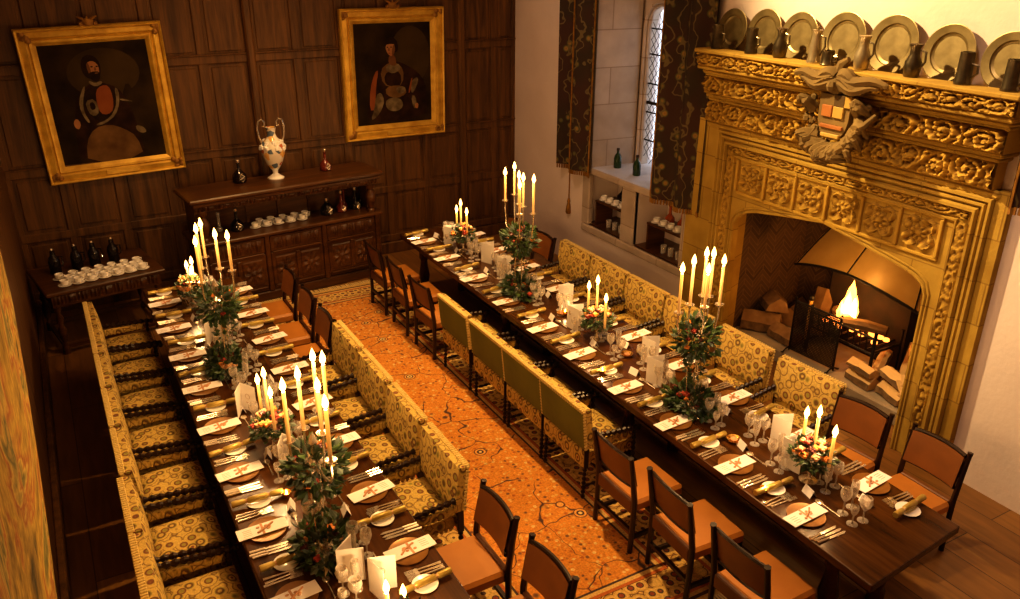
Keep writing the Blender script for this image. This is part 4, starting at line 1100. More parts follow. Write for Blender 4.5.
niche_stand(7.74, 8.34, 'small dark wooden stand in the far niche under the window'); niche_stand(6.64, 7.28, 'small dark wooden stand in the near niche under the window')
for (n, ys_, z, nm) in ((0, (8.25, 8.12, 7.99, 7.86), 1.01, 'far'), (1, (7.19, 7.06, 6.93, 6.8), 1.01, 'near')):
    for k, y in enumerate(ys_): put_cup((6.06, y, z), f'{ORD[k]} white cup from the sideboard end in the {nm} window niche', f'cups in the {nm} window niche')
o = make_decanter(.24, .08, M['bottled'], False)(); place(o, (6.21, 8.06, 1.01)); tag(o, 'round black teapot-like flask behind the cups in the far niche', 'flask')
for k, y in enumerate((7.12, 6.9)):
    o = make_decanter(.24, .06, M['amber'], False)(); place(o, (6.2, y, 1.01)); tag(o, ['red glass decanter farther from the fireplace in the near niche', 'red glass decanter closer to the fireplace in the near niche'][k], 'decanter', 'red decanters in the near niche')
random.seed(9)
def make_tumbler(): return MB().lathe([(.03, 0), (.036, .1), (.033, .1), (.027, .006), (0, .006)], 14).build('tumbler', M['glass'])
for n, (y0, nm) in enumerate(((8.15, 'far'), (7.05, 'near'))):
    for k in range(3): inst('tumbler', make_tumbler, f'{ORD[k]} clear tumbler from the sideboard end under the {nm} niche stand', 'glass', (6.08, y0 - .13 * k, .675), 0, f'tumblers under the {nm} niche stand')

# ================================================================== DINING TABLES
ZT = .75
def dining_table(lab, quad, legs):
    cx = sum(p[0] for p in quad) / 4; cy = sum(p[1] for p in quad) / 4
    t = thing('dining_table', lab, 'table', (cx, cy, 0))
    b = MB().at((-cx, -cy, 0))
    b.prism(quad, ZT - .055, ZT)
    o = b.build('tabletop', M['table'], t, smooth=False)
    bv = o.modifiers.new('edge', 'BEVEL'); bv.width = .008; bv.segments = 2
    x0, x1 = quad[0][0] + .16, quad[1][0] - .16; y0, y1 = min(p[1] for p in quad) + .35, max(p[1] for p in quad) - .3
    b = MB().at((-cx, -cy, 0))
    b.box(x0, x0 + .04, y0, y1, .6, .695); b.box(x1 - .04, x1, y0, y1, .6, .695); b.box(x0, x1, y0, y0 + .04, .6, .695); b.box(x0, x1, y1 - .04, y1, .6, .695)
    b.build('apron', M['table'], t, smooth=False)
    for k in range(legs):
        for x in (x0 + .04, x1 - .04):
            y = y0 + .04 + (y1 - y0 - .08) * k / (legs - 1)
            MB().at((x - cx, y - cy, 0)).lathe([(.055, 0), (.055, .1), (.04, .12), (.05, .2), (.065, .3), (.05, .4), (.04, .48), (.055, .52), (.055, .61)], 12).build('leg', M['table'], t)
    b = MB().at((-cx, -cy, 0))
    for x in (x0 + .04, x1 - .04): b.box(x - .03, x + .03, y0, y1, .05, .11)
    b.build('stretcher', M['table'], t, smooth=False)
    return t
QL = [(.545, 2.45), (1.525, 2.45), (1.505, 8.5), (.545, 8.62)]
QR = [(3.50, 2.09), (4.41, 2.17), (4.44, 9.0), (3.54, 9.0)]
dining_table('long dark polished dining table beside the tapestry wall, laid for a banquet', QL, 4)
dining_table('long dark polished dining table beside the fireplace, laid for a banquet', QR, 4)
def lex(y): return .545
def rex_l(y): return 3.50 + .04 * (y - 2.09) / 6.9

# ================================================================== CHAIRS (face +x, rear face at x = 0)
def twist(p0, p1, r=.02, n=22):
    p0, p1 = Vector(p0), Vector(p1)
    return [p0.lerp(p1, k / n) for k in range(n + 1)], [r * (1.0 if k % 2 else .5) for k in range(n + 1)]
def make_leather():
    t = bpy.data.objects.new('leather_chair', None); COL.objects.link(t); t.empty_display_size = .1
    b = MB().box(.02, .46, -.215, .215, .33, .425, .022); 
    b.build('seat', M['leather'], t)
    b = MB()
    b.grid(10, 6, lambda u, v: (.015 - .05 * v + .03 * (1 - (2 * u - 1) ** 2) * -.8 + .024, -.2 + .4 * u, .545 + .235 * v + .012 * (1 - (2 * u - 1) ** 2) * v))
    b.build('backrest', M['leatherfront'], t)
    b = MB()
    b.grid(10, 6, lambda u, v: (.015 - .05 * v - .024 * (1 - (2 * u - 1) ** 2) - .004, .2 - .4 * u, .545 + .235 * v + .012 * (1 - (2 * u - 1) ** 2) * v))
    b.build('back_cover', M['leatherback'], t)
    for z, o_ in ((.54, 0), (.785, -.05)):
        MB().tube([(.012 + o_ - .024 * (1 - (2 * u / 8 - 1) ** 2) + .006, -.2 + .4 * u / 8, z + (.012 if z > .7 else 0) * (1 - (2 * u / 8 - 1) ** 2)) for u in range(9)], .014, 6).build('back_rail', M['chairwood'], t)
    MB().box(-.006, .03, -.2, .2, .325, .43, .008).build('rear_apron', M['leatherback'], t, smooth=False)
    for s in (-1, 1):
        MB().tube([(.0, s * .215, 0), (.008, s * .215, .2), (.01, s * .215, .44), (-.02, s * .215, .65), (-.045, s * .215, .79), (-.05, s * .215, .815)], [.02, .02, .022, .02, .018, .022], 6).build('rear_post', M['chairwood'], t, ang=60)
        MB().at((.43, s * .19, 0)).lathe([(.022, 0), (.022, .06), (.016, .09), (.024, .18), (.026, .24), (.022, .335)], 10).build('leg', M['chairwood'], t)
    b = MB()
    for s in (-1, 1): b.box(.01, .43, s * .2 - .011, s * .2 + .011, .1, .13)
    b.box(.32, .345, -.2, .2, .1, .13); b.box(-.005, .02, -.2, .2, .16, .19)
    b.build('stretcher', M['chairwood'], t, smooth=False)
    return t
AW = .31
def make_armchair():
    t = bpy.data.objects.new('upholstered_armchair', None); COL.objects.link(t); t.empty_display_size = .1
    # seat cushion, gently domed
    b = MB()
    def top(u, v):
        e = (1 - (2 * u - 1) ** 6) * (1 - (2 * v - 1) ** 6)
        return (.07 + .45 * u, -.262 + .524 * v, .4 + .05 * e)
    b.grid(12, 12, top); b.box(.07, .52, -.262, .262, .3, .401, .01)
    b.build('seat', M['uph'], t, ang=60)
    b = MB()
    for k in range(14):
        y = -.25 + .5 * (k + .5) / 14; b.ball((.522, y, .3), .02, 6, (.4, .9, 1.2))
    for k in range(12):
        for s in (-1, 1): b.ball((.08 + .44 * (k + .5) / 12, s * .252, .3), .02, 6, (.9, .4, 1.2))
    b.build('seat_fringe', M['trimfab'], t)
    # back, tilted a little
    b = MB()
    def pad(u, v):
        bow = .02 * (1 - (2 * u - 1) ** 4) * (1 - (2 * v - 1) ** 4)
        return (.09 - .036 * v + bow, -AW + 2 * AW * u, .465 + .345 * v)
    b.grid(12, 8, pad)
    b.raw([(.01, -AW, .465), (.01, AW, .465), (.09, AW, .465), (.09, -AW, .465)], [(0, 1, 2, 3)])
    for s in (-1, 1): b.raw([(.012, s * AW, .465), (.09, s * AW, .465), (.054, s * AW, .81), (-.02, s * AW, .81)], [(0, 1, 2, 3) if s < 0 else (3, 2, 1, 0)])
    b.raw([(-.02, -AW, .81), (.054, -AW, .81), (.054, AW, .81), (-.02, AW, .81)], [(0, 1, 2, 3)])
    b.build('backrest', M['uph'], t, ang=50)
    MB().grid(4, 4, lambda u, v: (.011 - .032 * v - .006 * (1 - (2 * u - 1) ** 2), AW - 2 * AW * u, .465 + .345 * v)).build('back_lining', M['velvet'], t)
    b = MB()
    for k in range(26):
        y = -AW + .012 + (2 * AW - .024) * k / 25
        b.box(-.03, .012, y - .008, y + .008, .79, .822, .004)
    for s in (-1, 1):
        for k in range(13):
            v = k / 12.5; z = .47 + .345 * v
            b.box(.008 - .032 * v, .032 - .034 * v, s * AW - .006, s * AW + .006, z - .009, z + .009, .003)
    b.build('edge_braid', M['trimfab'], t, smooth=False)
    MB().box(.012, .06, -AW + .02, AW - .02, .29, .44, .008).build('rear_skirt', M['uph'], t, smooth=False)
    for s in (-1, 1):
        b = MB(); b.box(.02, .06, s * (AW - .03) - .018, s * (AW - .03) + .018, .28, .47)
        p, r = twist((.04, s * (AW - .03), .28), (.03, s * (AW - .03), 0), .02, 14); b.tube(p, r, 8); b.build('rear_leg', M['chairwood'], t)
        p, r = twist((.5, s * .285, 0), (.5, s * .285, .49), .02, 20); MB().tube(p, r, 8).build('front_leg', M['chairwood'], t)
        p, r = twist((.06, s * .287, .55), (.53, s * .287, .51), .027, 18); MB().tube(p, r, 8).ball((.545, s * .287, .505), .024, 8).build('arm_rail', M['chairwood'], t)
        b = MB()
        n = 9
        for k in range(n):
            x = .1 + .36 * (k + .5) / n; b.ball((x, s * .287, .46), .03, 8, (.8, .7, 1.1))
        b.box(.09, .47, s * .287 - .014, s * .287 + .014, .44, .5, .006)
        b.build('arm_pad', M['uph'], t)
    b = MB()
    for s in (-1, 1):
        p, r = twist((.05, s * .27, .1), (.5, s * .27, .1), .015, 16); b.tube(p, r, 6)
    p, r = twist((.28, -.27, .1), (.28, .27, .1), .015, 16); b.tube(p, r, 6)
    b.build('stretcher', M['chairwood'], t)
    return t
def chair_row(kind, make, spots, x, rz, lab, group, jig=0.0):
    for k, y in enumerate(spots):
        yy, dx, dr = (y if isinstance(y, tuple) else (y, 0, 0))
        inst(kind, make, lab(k), 'chair' if kind == 'leather' else 'armchair', (x + dx, yy, .012 if 1.9 < x < 3.2 and yy > 3.1 else 0), rz + dr, group)
HT, TT = 'fireplace-side table', 'tapestry-side table'
chair_row('leather', make_leather, [(8.57, 0, .02), (7.93, .01, -.03), (7.27, .02, .05)], 3.06, 0, lambda k: f'tan leather chair, {ORD[k]} from the sideboard, rug side of the {HT}', 'leather chairs')
chair_row('leather', make_leather, [(3.86, 0, 0), (3.28, .03, -.06), (2.65, .03, .02)], 3.06, 0, lambda k: f'tan leather chair, {["first", "second", "third"][k]} after the green-backed armchairs, rug side of the {HT}', 'leather chairs')
chair_row('leather', make_leather, [8.2, 7.58, 7.0], 1.93, PI, lambda k: f'tan leather chair, {ORD[k]} from the sideboard, rug side of the {TT}', 'leather chairs')
chair_row('leather', make_leather, [(3.7, 0, 0), (3.1, .02, .05)], 1.98, PI, lambda k: f'tan leather chair, {["first", "second"][k]} beyond the flowered armchairs, rug side of the {TT}', 'leather chairs')
chair_row('leather', make_leather, [(3.38, -.02, .1), (2.79, .04, -.02)], 5.02, PI, lambda k: ['tan leather chair beside the log pile end of the hearth', 'tan leather chair nearest the bare plaster wall, far from the sideboard'][k], 'leather chairs')
chair_row('leather', make_leather, [8.65, 8.0], 4.98, PI, lambda k: ['tan leather chair in the corner by the panelling, behind the far candles', 'tan leather chair on the wall side before the flowered armchairs'][k], 'leather chairs')
chair_row('arm', make_armchair, [(6.57, 0, 0), 5.88, 5.245, 4.615], 3.09, 0, lambda k: f'green velvet backed flowered armchair, {ORD[k]} from the sideboard end of its row', 'green-backed armchairs')
chair_row('arm', make_armchair, [6.44, 5.77, 5.10, 4.42], 2.0, PI, lambda k: f'flowered armchair on the rug side of the {TT}, {ORD[k]} from the sideboard', 'armchairs on the rug side')
chair_row('arm', make_armchair, [8.07, 7.44, 6.79, 6.13, 5.47], .005, 0, lambda k: f'flowered armchair facing away from the tapestry, {ORD[k]} from the side table', 'armchairs by the tapestry')
chair_row('arm', make_armchair, [4.8, 4.16, 3.52, 2.88], -.015, 0, lambda k: f'flowered armchair facing away from the tapestry, {ORD[k + 5]} from the side table', 'armchairs by the tapestry')
chair_row('arm', make_armchair, [7.38, 6.73, 6.08, 5.43], 5.09, PI, lambda k: f'flowered armchair under the window wall, {ORD[k]} from the sideboard end', 'armchairs on the wall side')
chair_row('arm', make_armchair, [(4.67, .01, .0), (3.95, .03, .06)], 5.07, PI, lambda k: ['flowered armchair in front of the fire screen', 'flowered armchair before the log pile end of the hearth'][k], 'armchairs on the wall side')

# ================================================================== PLACE SETTINGS
def mk_charger():
    return MB().lathe([(0, 0), (.08, 0), (.09, .004), (.118, .01), (.118, .014), (.09, .008), (0, .007)], 28).build('charger_plate', M['charger'])
def mk_menu():
    t = MB().box(-.15, .15, -.052, .052, 0, .005, .001).build('folded_menu', M['linen'], smooth=False)
    b = MB(); b.box(-.007, .007, -.053, .053, .004, .007); random.seed(1)
    for k in range(6): b.ball((.01 + .045 * random.uniform(-1, 1), .028 * random.uniform(-1, 1), .008), .009, 6, (1.5, 1, .4))
    b.tube([(-.03, -.03, .008), (.03, .0, .014), (.07, .03, .008)], .006, 5)
    b.build('ribbon_bow', M['ribbon'], t)
    b = MB()
    for k in range(4): b.box(-.115, -.065, -.03 + .017 * k, -.0275 + .017 * k, .005, .0054)
    b.build('ink_lines', M['ink'], t, smooth=False)
    return t
def mk_fork():
    b = MB(); b.tube([(-.115, 0, .004), (-.04, 0, .005), (.03, 0, .006)], [.0085, .0055, .0045], 6)
    b.box(.028, .055, -.013, .013, .003, .007, .001)
    for k in range(4): b.box(.05, .105, -.013 + .0074 * k, -.009 + .0074 * k, .004, .006)
    return b.build('fork', M['silver'])
def mk_knife():
    b = MB(); b.tube([(-.12, 0, .007), (-.03, 0, .007)], [.009, .0075], 8); b.prism([(-.03, -.008), (.09, -.011), (.115, .002), (.1, .009), (-.03, .008)], .003, .006)
    return b.build('knife', M['silver'])
def mk_spoon():
    return MB().tube([(-.09, 0, .004), (.02, 0, .006), (.05, 0, .006)], [.006, .004, .005], 6).ball((.075, 0, .007), .023, 10, (1.4, 1, .3)).build('spoon', M['silver'])
def mk_side():
    return MB().lathe([(0, 0), (.045, 0), (.055, .006), (.075, .012), (.075, .015), (.053, .009), (0, .004)], 24).build('side_plate', M['china'])
def mk_cracker():
    b = MB(); b.tube([(-.16, 0, 0), (-.15, 0, 0), (-.085, 0, 0), (-.07, 0, 0), (-.055, 0, 0), (.055, 0, 0), (.07, 0, 0), (.085, 0, 0), (.15, 0, 0), (.16, 0, 0)], [.019, .021, .019, .01, .021, .021, .01, .019, .021, .019], 12)
    t = b.build('christmas_cracker', M['cracker'])
    b = MB()
    for x in (-.07, .07): b.tube([(x - .005, 0, 0), (x + .005, 0, 0)], .013, 8)
    b.build('tie', M['ribbon'], t)
    return t
def mk_placecard():
    b = MB(); b.raw([(0, -.045, .052), (0, .045, .052), (.026, .045, 0), (.026, -.045, 0), (-.026, .045, 0), (-.026, -.045, 0)], [(0, 1, 2, 3), (1, 0, 5, 4)])
    return b.build('place_card', M['linen'], smooth=False)
def goblet(h, r, bowl):
    def f():
        s = h - bowl
        return MB().lathe([(.034, 0), (.034, .003), (.008, .009), (.0045, .02), (.005, s - .012), (.014, s), (r * .85, s + bowl * .3), (r, s + bowl * .6), (r * .86, h), (r * .83, h), (r * .94, s + bowl * .6), (r * .78, s + bowl * .32), (.008, s + .008)], 16, cap=False).build('wine_glass', M['glass'])
    return f
GL = {'wine': goblet(.185, .036, .085), 'water': goblet(.17, .04, .085), 'flute': goblet(.2, .026, .12), 'port': goblet(.135, .026, .06)}
def setting(x, y, rz, where, rng):
    c, s = math.cos(rz), math.sin(rz)
    def w(lx, ly, z=0): return (x + c * lx - s * ly, y + s * lx + c * ly, ZT + z)
    j = lambda a: rng.uniform(-a, a)
    def lab(t): return f'{t}, {where}'
    inst('charger', mk_charger, lab('round wooden charger plate'), 'plate', w(.02, 0), 0, 'charger plates')
    inst('menu', mk_menu, lab('long white menu with russet ribbon'), 'menu', w(.0 + j(.012), j(.012), .0145), rz + (.05 if rz < 1 else .1) + j(.06), 'ribboned menus')
    for k, o_ in enumerate((.165, .192, .219)):
        inst('fork', mk_fork, lab(f'{["inner", "middle", "outer"][k]} silver fork'), 'fork', w(.0 + j(.01), o_), rz + j(.05), 'forks')
        inst('knife', mk_knife, lab(f'{["inner", "middle", "outer"][k]} silver knife'), 'knife', w(-.005 + j(.01), -o_), rz + j(.05), 'knives')
    inst('spoon', mk_spoon, lab('dessert spoon'), 'spoon', w(.2, -.02 + j(.02)), rz + PI / 2 + j(.06), 'dessert spoons')
    inst('side', mk_side, lab('white side plate'), 'side plate', w(.045, .295), 0, 'side plates')
    inst('cracker', mk_cracker, lab('gold party cracker'), 'cracker', w(.04 + j(.015), .295 + j(.01), .036), rz + .06 + j(.12), 'gold crackers')
    inst('placecard', mk_placecard, lab('white tented name card'), 'place card', w(.21 + j(.02), .13 + j(.03)), rz + j(.25), 'place cards')
    for k, (gx, gy) in zip(('wine', 'water', 'flute', 'port'), ((.25, -.1), (.29, -.19), (.33, -.09), (.22, -.2))):
        inst('g' + k, GL[k], lab({'wine': 'clear wine goblet', 'water': 'wide clear water goblet', 'flute': 'tall clear flute glass', 'port': 'small clear port glass'}[k]), 'glass', w(gx + j(.012), gy + j(.012)), j(3), 'stemmed glasses')
rng = random.Random(5)
for k, y in enumerate(sorted([2.70, 3.32, 3.95, 4.55, 5.2, 5.82, 6.52, 7.22, 7.93, 8.56], reverse=True)):
    setting(rex_l(y) + .13, y, 0, f'{ORD[k]} place from the sideboard, rug side, {HT}', rng)
for k, y in enumerate(sorted([2.72, 3.36, 4.0, 4.63, 5.26, 5.9, 6.55, 7.22, 7.87, 8.5], reverse=True)):
    setting(4.30, y, PI, f'{ORD[k]} place from the sideboard, hearth side, {HT}', rng)
for k, y in enumerate(sorted([3.56, 4.2, 4.87, 5.53, 6.17, 6.82, 7.46, 8.1], reverse=True)):
    setting(.675, y, 0, f'{ORD[k]} place from the sideboard, wall side, {TT}', rng)
for k, y in enumerate(sorted([3.6, 4.245, 4.9, 5.54, 6.18, 6.82, 7.46, 8.08], reverse=True)):
    setting(1.385, y, PI, f'{ORD[k]} place from the sideboard, rug side, {TT}', rng)

# tall folded booklets standing open along the table centres
def mk_booklet():
    t = MB().box(-.0012, .0012, 0, .15, 0, .225).build('menu_booklet', M['paper'], smooth=False)
    o = MB().at((0, 0, 0), (0, 0, -1.0)).box(-.0012, .0012, 0, .15, 0, .225).build('back_leaf', M['paper'], t, smooth=False)
    b = MB()
    for s in (-1, 1):
        b.tube([(s * .003, .068 + .022 * math.cos(a * PI / 5), .125 + .022 * math.sin(a * PI / 5)) for a in range(11)], .0016, 4)
        b.box(s * .002 - .0008, s * .002 + .0008, .045, .09, .07, .074)
    b.build('emblem', M['ink'], t, smooth=False)
    return t
rng = random.Random(8)
BK = [((4.08, 3.42), 'farther booklet of the pair by the near footed flower bowl', -1.9), ((3.93, 3.18), 'nearer booklet of the pair by the near footed flower bowl', -2.1), ((4.06, 4.88), 'booklet behind the tall near candelabrum, far one of its pair', -1.9),
      ((3.86, 4.56), 'booklet beside the tall near candelabrum, near one of its pair', -1.9), ((4.06, 6.2), 'booklet between middle flower bowl and far candelabrum', -1.8), ((3.87, 5.75), 'booklet beside the middle flower bowl, near one of its pair', -1.9),
      ((3.97, 7.66), 'booklet beyond the far candelabrum, far one of its pair', -1.9), ((3.92, 7.2), 'booklet beyond the far candelabrum, near one of its pair', -1.9), ((3.86, 8.41), 'booklet beside the flower bowl nearest the panelling', -1.8)]
for (p, l, a) in BK: inst('booklet', mk_booklet, 'white standing menu ' + l, 'booklet', (*p, ZT), a + rng.uniform(-.15, .15), 'standing booklets')
for (p, l, a) in (((.93, 7.05), 'standing by the candelabrum nearest the side table', -2.6), ((.9, 5.72), 'standing near the middle bowl, tapestry side', -2.6), ((.99, 4.87), 'standing between middle bowl and near candelabrum', -2.6),
                  ((.93, 3.56), 'opened at the foot of the near candelabrum, left of its pair', -.9), ((1.06, 3.42), 'opened at the foot of the near candelabrum, right of its pair', -1.9)):
    inst('booklet', mk_booklet, 'white booklet, tapestry-side table, ' + l, 'booklet', (*p, ZT), a, 'standing booklets')

# ================================================================== CANDLES, CANDELABRA, FLOWERS
LIGHTS = []
def mk_candle(h):
    def f():
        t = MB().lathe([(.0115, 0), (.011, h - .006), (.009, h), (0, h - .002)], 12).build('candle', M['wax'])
        MB().tube([(0, 0, h - .003), (.001, 0, h + .009)], .0012, 4).build('wick', M['wick'], t)
        MB().at((0, 0, h + .004)).lathe([(0, 0), (.013, .01), (.018, .026), (.014, .048), (.006, .07), (0, .085)], 8).build('flame', M['flame'], t)
        return t
    return f
def candle(x, y, z, h, lab, grp):
    hh = round(h * 20) / 20
    o = inst('candle%.2f' % hh, mk_candle(hh), lab, 'candle', (x, y, z), 0, grp); LIGHTS.append((x, y, z + hh + .03))
def leaves(b, c, rx, ry, rz, n, rg, size=.05, inner=.35):
    for _ in range(n):
        while True:
            p = Vector((rg.uniform(-1, 1), rg.uniform(-1, 1), rg.uniform(-1, 1)))
            if inner < p.length < 1: break
        d = p.normalized(); pos = Vector((c[0] + p.x * rx, c[1] + p.y * ry, c[2] + p.z * rz))
        d = (d + Vector((rg.uniform(-.6, .6), rg.uniform(-.6, .6), rg.uniform(-.5, .6)))).normalized()
        side = d.cross(Vector((rg.uniform(-1, 1), rg.uniform(-1, 1), 1))).normalized(); l = size * rg.uniform(.7, 1.4); w = l * .3
        up = d.cross(side) * l * .12
        b.mi = 0 if rg.random() < .72 else 1
        b.raw([tuple(pos), tuple(pos + d * l * .5 + side * w + up), tuple(pos + d * l), tuple(pos + d * l * .5 - side * w + up)], [(0, 1, 2, 3)])
def blooms(t, c, rx, ry, rz, n, rg, mats_, r=.026, top=False):
    for k in range(n):
        a = rg.uniform(0, 2 * PI); ph = rg.uniform(.1 if top else -.5, 1.2)
        p = Vector((c[0] + rx * math.cos(a) * math.cos(ph), c[1] + ry * math.sin(a) * math.cos(ph), c[2] + rz * math.sin(ph)))
        b = MB(); rr = r * rg.uniform(.75, 1.2)
        b.ball(tuple(p), rr * .7, 8)
        for q in range(6): b.ball((p.x + rr * .6 * math.cos(q * PI / 3), p.y + rr * .6 * math.sin(q * PI / 3), p.z - rr * .1 + rr * .3 * (q % 2)), rr * .55, 6)
        b.build('bloom', M[mats_[k % len(mats_)]], t)
def tall(cx, cy, heads, nm, seed):
    """silver candelabrum: round foot, slim legs, curved arms with drip cups; candles and garland are things of their own"""
    rg = random.Random(seed)
    t = thing('candelabrum', f'tall silver candelabrum with slender stems, {nm}', 'candelabrum', (cx, cy, ZT))
    MB().lathe([(.1, 0), (.1, .01), (.07, .025), (.03, .04), (.02, .06)], 20).build('base', M['silver'], t)
    for k in range(3):
        a = k * 2.1 + .5
        MB().tube([(.03 * math.cos(a), .03 * math.sin(a), .03), (.045 * math.cos(a), .045 * math.sin(a), .3), (.03 * math.cos(a), .03 * math.sin(a), .62)], .006, 6).build('stem', M['silver'], t)
    MB().lathe([(.02, .6), (.05, .62), (.055, .64), (.02, .67), (.016, .74), (.03, .76), (.014, .8), (0, .82)], 14).build('crown', M['silver'], t)
    for k, (hx, hy, fz, h) in enumerate(heads):
        zc = fz - .03 - round(h * 20) / 20 - ZT
        a = MB().tube([(0, 0, .66), (hx * .5, hy * .5, .63), (hx * .9, hy * .9, .68), (hx, hy, max(.72, zc - .1)), (hx, hy, zc - .012)], [.008, .008, .007, .007, .007], 6).build('arm', M['silver'], t)
        MB().at((hx, hy, zc)).lathe([(.008, -.03), (.014, -.014), (.03, -.006), (.034, 0), (.03, -.001), (.014, -.003), (0, -.003)], 14).build('drip_cup', M['silver'], a)
        candle(cx + hx, cy + hy, ZT + zc - .002, h, f'lit tall candle, {ORD[k]} on the candelabrum {nm}', 'candles on tall candelabra')
    g = thing('flower_garland', f'leafy garland with dark roses wound about the candelabrum {nm}', 'flower arrangement', (cx, cy, ZT))
    b = MB(); leaves(b, (0, 0, .6), .155, .155, .15, 330, rg, .06, .25); leaves(b, (.02, 0, .38), .08, .08, .2, 70, rg, .05, .3); b.build('upper_foliage', [M['leaf'], M['leaf2']], g, smooth=False)
    b = MB(); leaves(b, (0, 0, .07), .15, .22, .09, 400, rg, .06, .3); b.v = [(p[0], p[1], max(p[2], .004)) for p in b.v]; b.build('lower_foliage', [M['leaf'], M['leaf2']], g, smooth=False)
    blooms(g, (0, 0, .6), .13, .13, .12, 9, rg, ('redfl', 'orange', 'berry'), .024); blooms(g, (0, 0, .06), .13, .2, .09, 12, rg, ('redfl', 'peach', 'orange', 'berry', 'peach'), .024, True)
def bowl(cx, cy, cands, nm, seed, r=.13):
    r *= .85
    rg = random.Random(seed)
    t = thing('footed_bowl', f'silver footed bowl holding flowers, {nm}', 'bowl', (cx, cy, ZT))
    MB().lathe([(.06, 0), (.06, .006), (.02, .02), (.011, .04), (.012, .09), (.03, .11)], 18).build('foot', M['silver'], t)
    MB().lathe([(.02, .105), (.07, .125), (.09, .16), (.086, .16), (.065, .13), (0, .115)], 20).build('bowl_cup', M['silver'], t)
    g = thing('flower_arrangement', f'dome of orange and peach flowers with leaves, {nm}', 'flower arrangement', (cx, cy, ZT + .12))
    b = MB(); leaves(b, (0, 0, .08), r + .02, r + .02, .09, 320, rg, .045, .4); b.v = [(p[0], p[1], max(p[2], .01)) for p in b.v]; b.build('foliage', [M['leaf'], M['leaf2']], g, smooth=False)
    blooms(g, (0, 0, .08), r, r, .11, 24, rg, ('orange', 'peach', 'redfl', 'orange', 'peach', 'berry'), .026, True)
    for k, (dx, dy, fz) in enumerate(cands):
        h = .25; candle(cx + dx, cy + dy, fz - .03 - h, h, f'lit candle, {ORD[k]} in the flower bowl {nm}', 'candles in flower bowls')
N1, N2 = 'nearest the camera end of the fireplace-side table', 'near the window end of the fireplace-side table'
tall(3.89, 4.06, [(-.20, 0, 1.93, .3), (-.08, .02, 1.96, .3), (.11, .1, 1.96, .3), (.13, .05, 1.97, .3), (-.07, -.12, 1.94, .25), (.11, -.08, 1.96, .3)], 'in front of the fireplace', 1)
tall(3.86, 6.62, [(-.03, .24, 1.97, .25), (.12, .32, 1.99, .25), (.01, .04, 1.98, .25), (-.12, -.2, 1.96, .25), (.0, -.06, 1.98, .25), (.02, -.22, 2.0, .3)], 'in front of the window', 2)
tall(.94, 3.84, [(-.13, -.02, 1.9, .3), (-.03, .05, 1.91, .3), (.09, .17, 1.93, .3), (.13, .12, 1.93, .3), (.02, -.14, 1.92, .25), (.0, -.33, 1.92, .3)], 'nearest the camera', 3)
tall(.93, 6.42, [(.01, .35, 1.92, .25), (-.05, .2, 1.93, .3), (-.11, -.12, 1.93, .3), (.05, -.04, 1.94, .25), (.12, -.16, 1.95, .25)], 'nearest the side table', 4)
bowl(3.96, 2.96, [(0.02, .11, 1.2), (.0, 0, 1.27), (.01, -.13, 1.19)], 'at the camera end of the fireplace-side table', 5)
bowl(3.96, 5.4, [(0, .15, 1.21), (0, .02, 1.31), (-.02, -.14, 1.2)], 'midway along the fireplace-side table', 6)
bowl(3.96, 8.09, [(0, .16, 1.2), (0, .05, 1.3), (0, -.1, 1.24)], 'at the panelling end of the fireplace-side table', 7, .14)
bowl(.96, 5.05, [(-.02, .16, 1.23), (0, .02, 1.34), (0, -.12, 1.26)], 'midway along the tapestry-side table', 8)
bowl(.93, 7.95, [(.0, .08, 1.14), (.02, -.04, 1.12), (.04, .0, 1.2)], 'at the far end of the tapestry-side table', 9)
bowl(1.07, 2.9, [(-.02, .21, 1.02), (.05, .16, 1.0)], 'at the near end of the tapestry-side table', 10, .1)
def mk_tea():
    t = MB().lathe([(.024, 0), (.03, .045), (.027, .045), (.022, .01), (0, .01)], 14).build('tealight_holder', M['brass'])
    MB().at((0, 0, .02)).lathe([(0, 0), (.006, .008), (.008, .018), (.004, .034), (0, .044)], 8).build('flame', M['flame'], t)
    return t
for (x, y, lab) in ((.89, 4.46, 'glowing tealight beside the near candelabrum on the tapestry-side table'), (3.6, 3.0, 'glowing tealight at the rug edge near the camera-end bowl'), (3.62, 4.83, 'glowing tealight at the rug edge beside a gold cracker'), (4.0, 5.98, 'glowing tealight by the standing booklets near the middle bowl')):
    inst('tea', mk_tea, lab, 'tealight', (x, y, ZT), 0, 'tealights'); LIGHTS.append((x, y, ZT + .07))
def mk_butter():
    t = MB().lathe([(.025, 0), (.05, .012), (.055, .025), (.05, .024), (.03, .012), (0, .01)], 16).build('butter_dish', M['brass'])
    MB().ball((0, 0, .02), .028, 8, (1, 1, .5)).build('butter', M['peach'], t); return t
for (x, y, lab) in ((3.86, 3.55, 'small gilt butter dish near the camera-end booklets'), (4.0, 5.0, 'small gilt butter dish near the middle booklets'), (3.98, 6.0, 'small gilt butter dish near the middle flower bowl'), (1.05, 4.5, 'small gilt butter dish by the near candelabrum, tapestry-side table')):
    inst('butter', mk_butter, lab, 'butter dish', (x, y, ZT), 0, 'butter dishes')

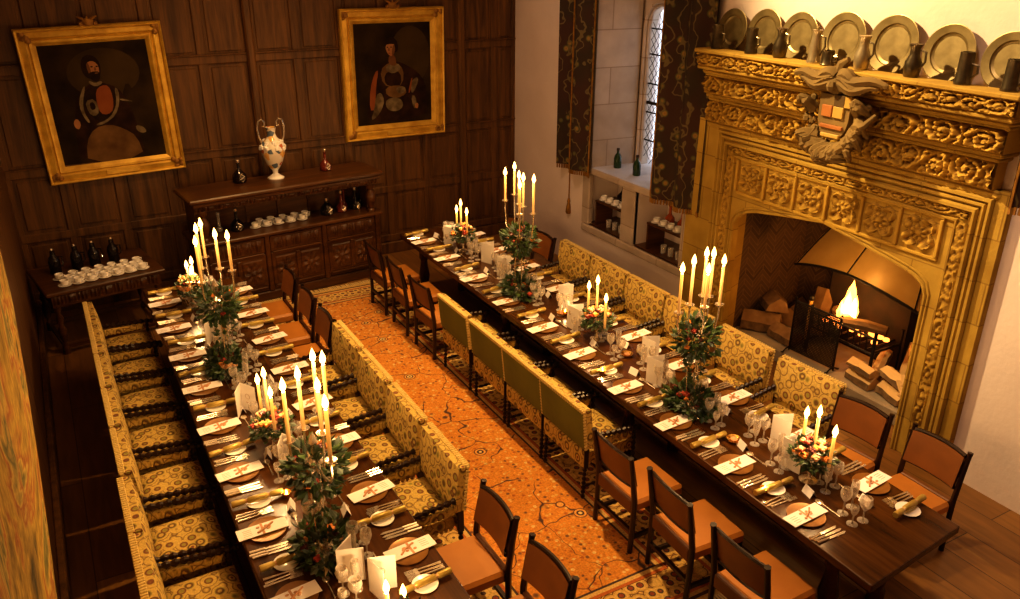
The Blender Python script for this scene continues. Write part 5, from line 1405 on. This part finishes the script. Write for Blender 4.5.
# ================================================================== LIGHT
def point(loc, power, col, r=.02):
    l = bpy.data.lights.new('candle_or_hearth_light', 'POINT'); l.energy = power; l.color = col; l.shadow_soft_size = r
    o = bpy.data.objects.new('candle_or_hearth_light', l); COL.objects.link(o); o.location = loc; return o
for p in LIGHTS: point(p, CANDLE_W if p[2] > .9 else CANDLE_W * .12, (1, .6, .26), .012)
point((6.06, 4.55, 1.66), 3.2, (1, .62, .24), .05)  # unseen lamp added behind the arch to brighten the copper hood
point((6.46, 4.76, .88), 9, (1, .42, .09), .1)  # light of the fire in the basket
def spot(loc, to, power, col, size, blend, r):
    l = bpy.data.lights.new('ceiling_or_fill_spot', 'SPOT'); l.energy = power; l.color = col; l.spot_size = math.radians(size); l.spot_blend = blend; l.shadow_soft_size = r
    o = bpy.data.objects.new('ceiling_or_fill_spot', l); COL.objects.link(o); o.location = loc
    o.rotation_euler = (Vector(to) - Vector(loc)).to_track_quat('-Z', 'Y').to_euler(); return o
spot((3.1, 5.6, 6.0), (2.7, 5.0, 0), 680, (1, .6, .22), 75, .9, .06)
spot((2.9, 8.6, 6.0), (2.8, 8.6, 0), 230, (1, .6, .22), 60, .9, .08)
spot((2.4, 6.5, 6.0), (2.1, 9.9, 1.1), 300, (1, .6, .25), 60, 1, .12)  # added fill aimed at the cupboard and end wall, no lamp seen
spot((3.2, 6.6, 5.9), (5.95, 4.1, 3.45), 1300, (1, .7, .33), 58, .9, .07)
spot((2.6, 6.8, 6.0), (5.95, 9.0, 2.4), 140, (1, .66, .42), 55, 1, .15)  # added fill to lift the plaster beyond the window
spot((3.2, 3.2, 6.0), (5.7, 2.7, .6), 200, (1, .7, .5), 62, .9, .15)  # added fill to brighten the near right floor and wall
def area(loc, to, power, col, sx, sy):
    l = bpy.data.lights.new('soft_fill', 'AREA'); l.energy = power; l.color = col; l.shape = 'RECTANGLE'; l.size = sx; l.size_y = sy
    o = bpy.data.objects.new('soft_fill', l); COL.objects.link(o); o.location = loc
    o.rotation_euler = (Vector(to) - Vector(loc)).to_track_quat('-Z', 'Y').to_euler(); return o
area((2.7, 5.0, 6.1), (2.7, 5.0, 0), 30, (1, .6, .3), 3, 7)  # broad soft fill added over the whole room, not a visible lamp
w = bpy.data.worlds.new('dusk_sky'); scene.world = w; w.use_nodes = True
bg = w.node_tree.nodes['Background']; bg.inputs[0].default_value = (.82, .88, 1, 1); bg.inputs[1].default_value = 1.3

# ================================================================== CAMERA
cam = bpy.data.cameras.new('camera'); co_ = bpy.data.objects.new('camera', cam); COL.objects.link(co_)
RW = ((0.8706561740830556, -0.19189184856730762, 0.4529186957771529), (-0.4918804566935722, -0.3459754402735543, 0.7989709700924328), (0.003382728776972479, -0.9184108629480281, -0.3956135032643346))
mm = Matrix([[r[0], -r[1], -r[2]] for r in RW]).to_4x4(); mm.translation = (0, 0, 4)
co_.matrix_world = mm
cam.sensor_width = 36; cam.lens = 28.8938; cam.clip_start = .05
scene.camera = co_
scene.view_settings.view_transform = 'Standard'
scene.view_settings.look = 'Medium High Contrast'
scene.view_settings.exposure = 0.55
scene.cycles.sample_clamp_indirect = 4
scene.cycles.max_bounces = 8
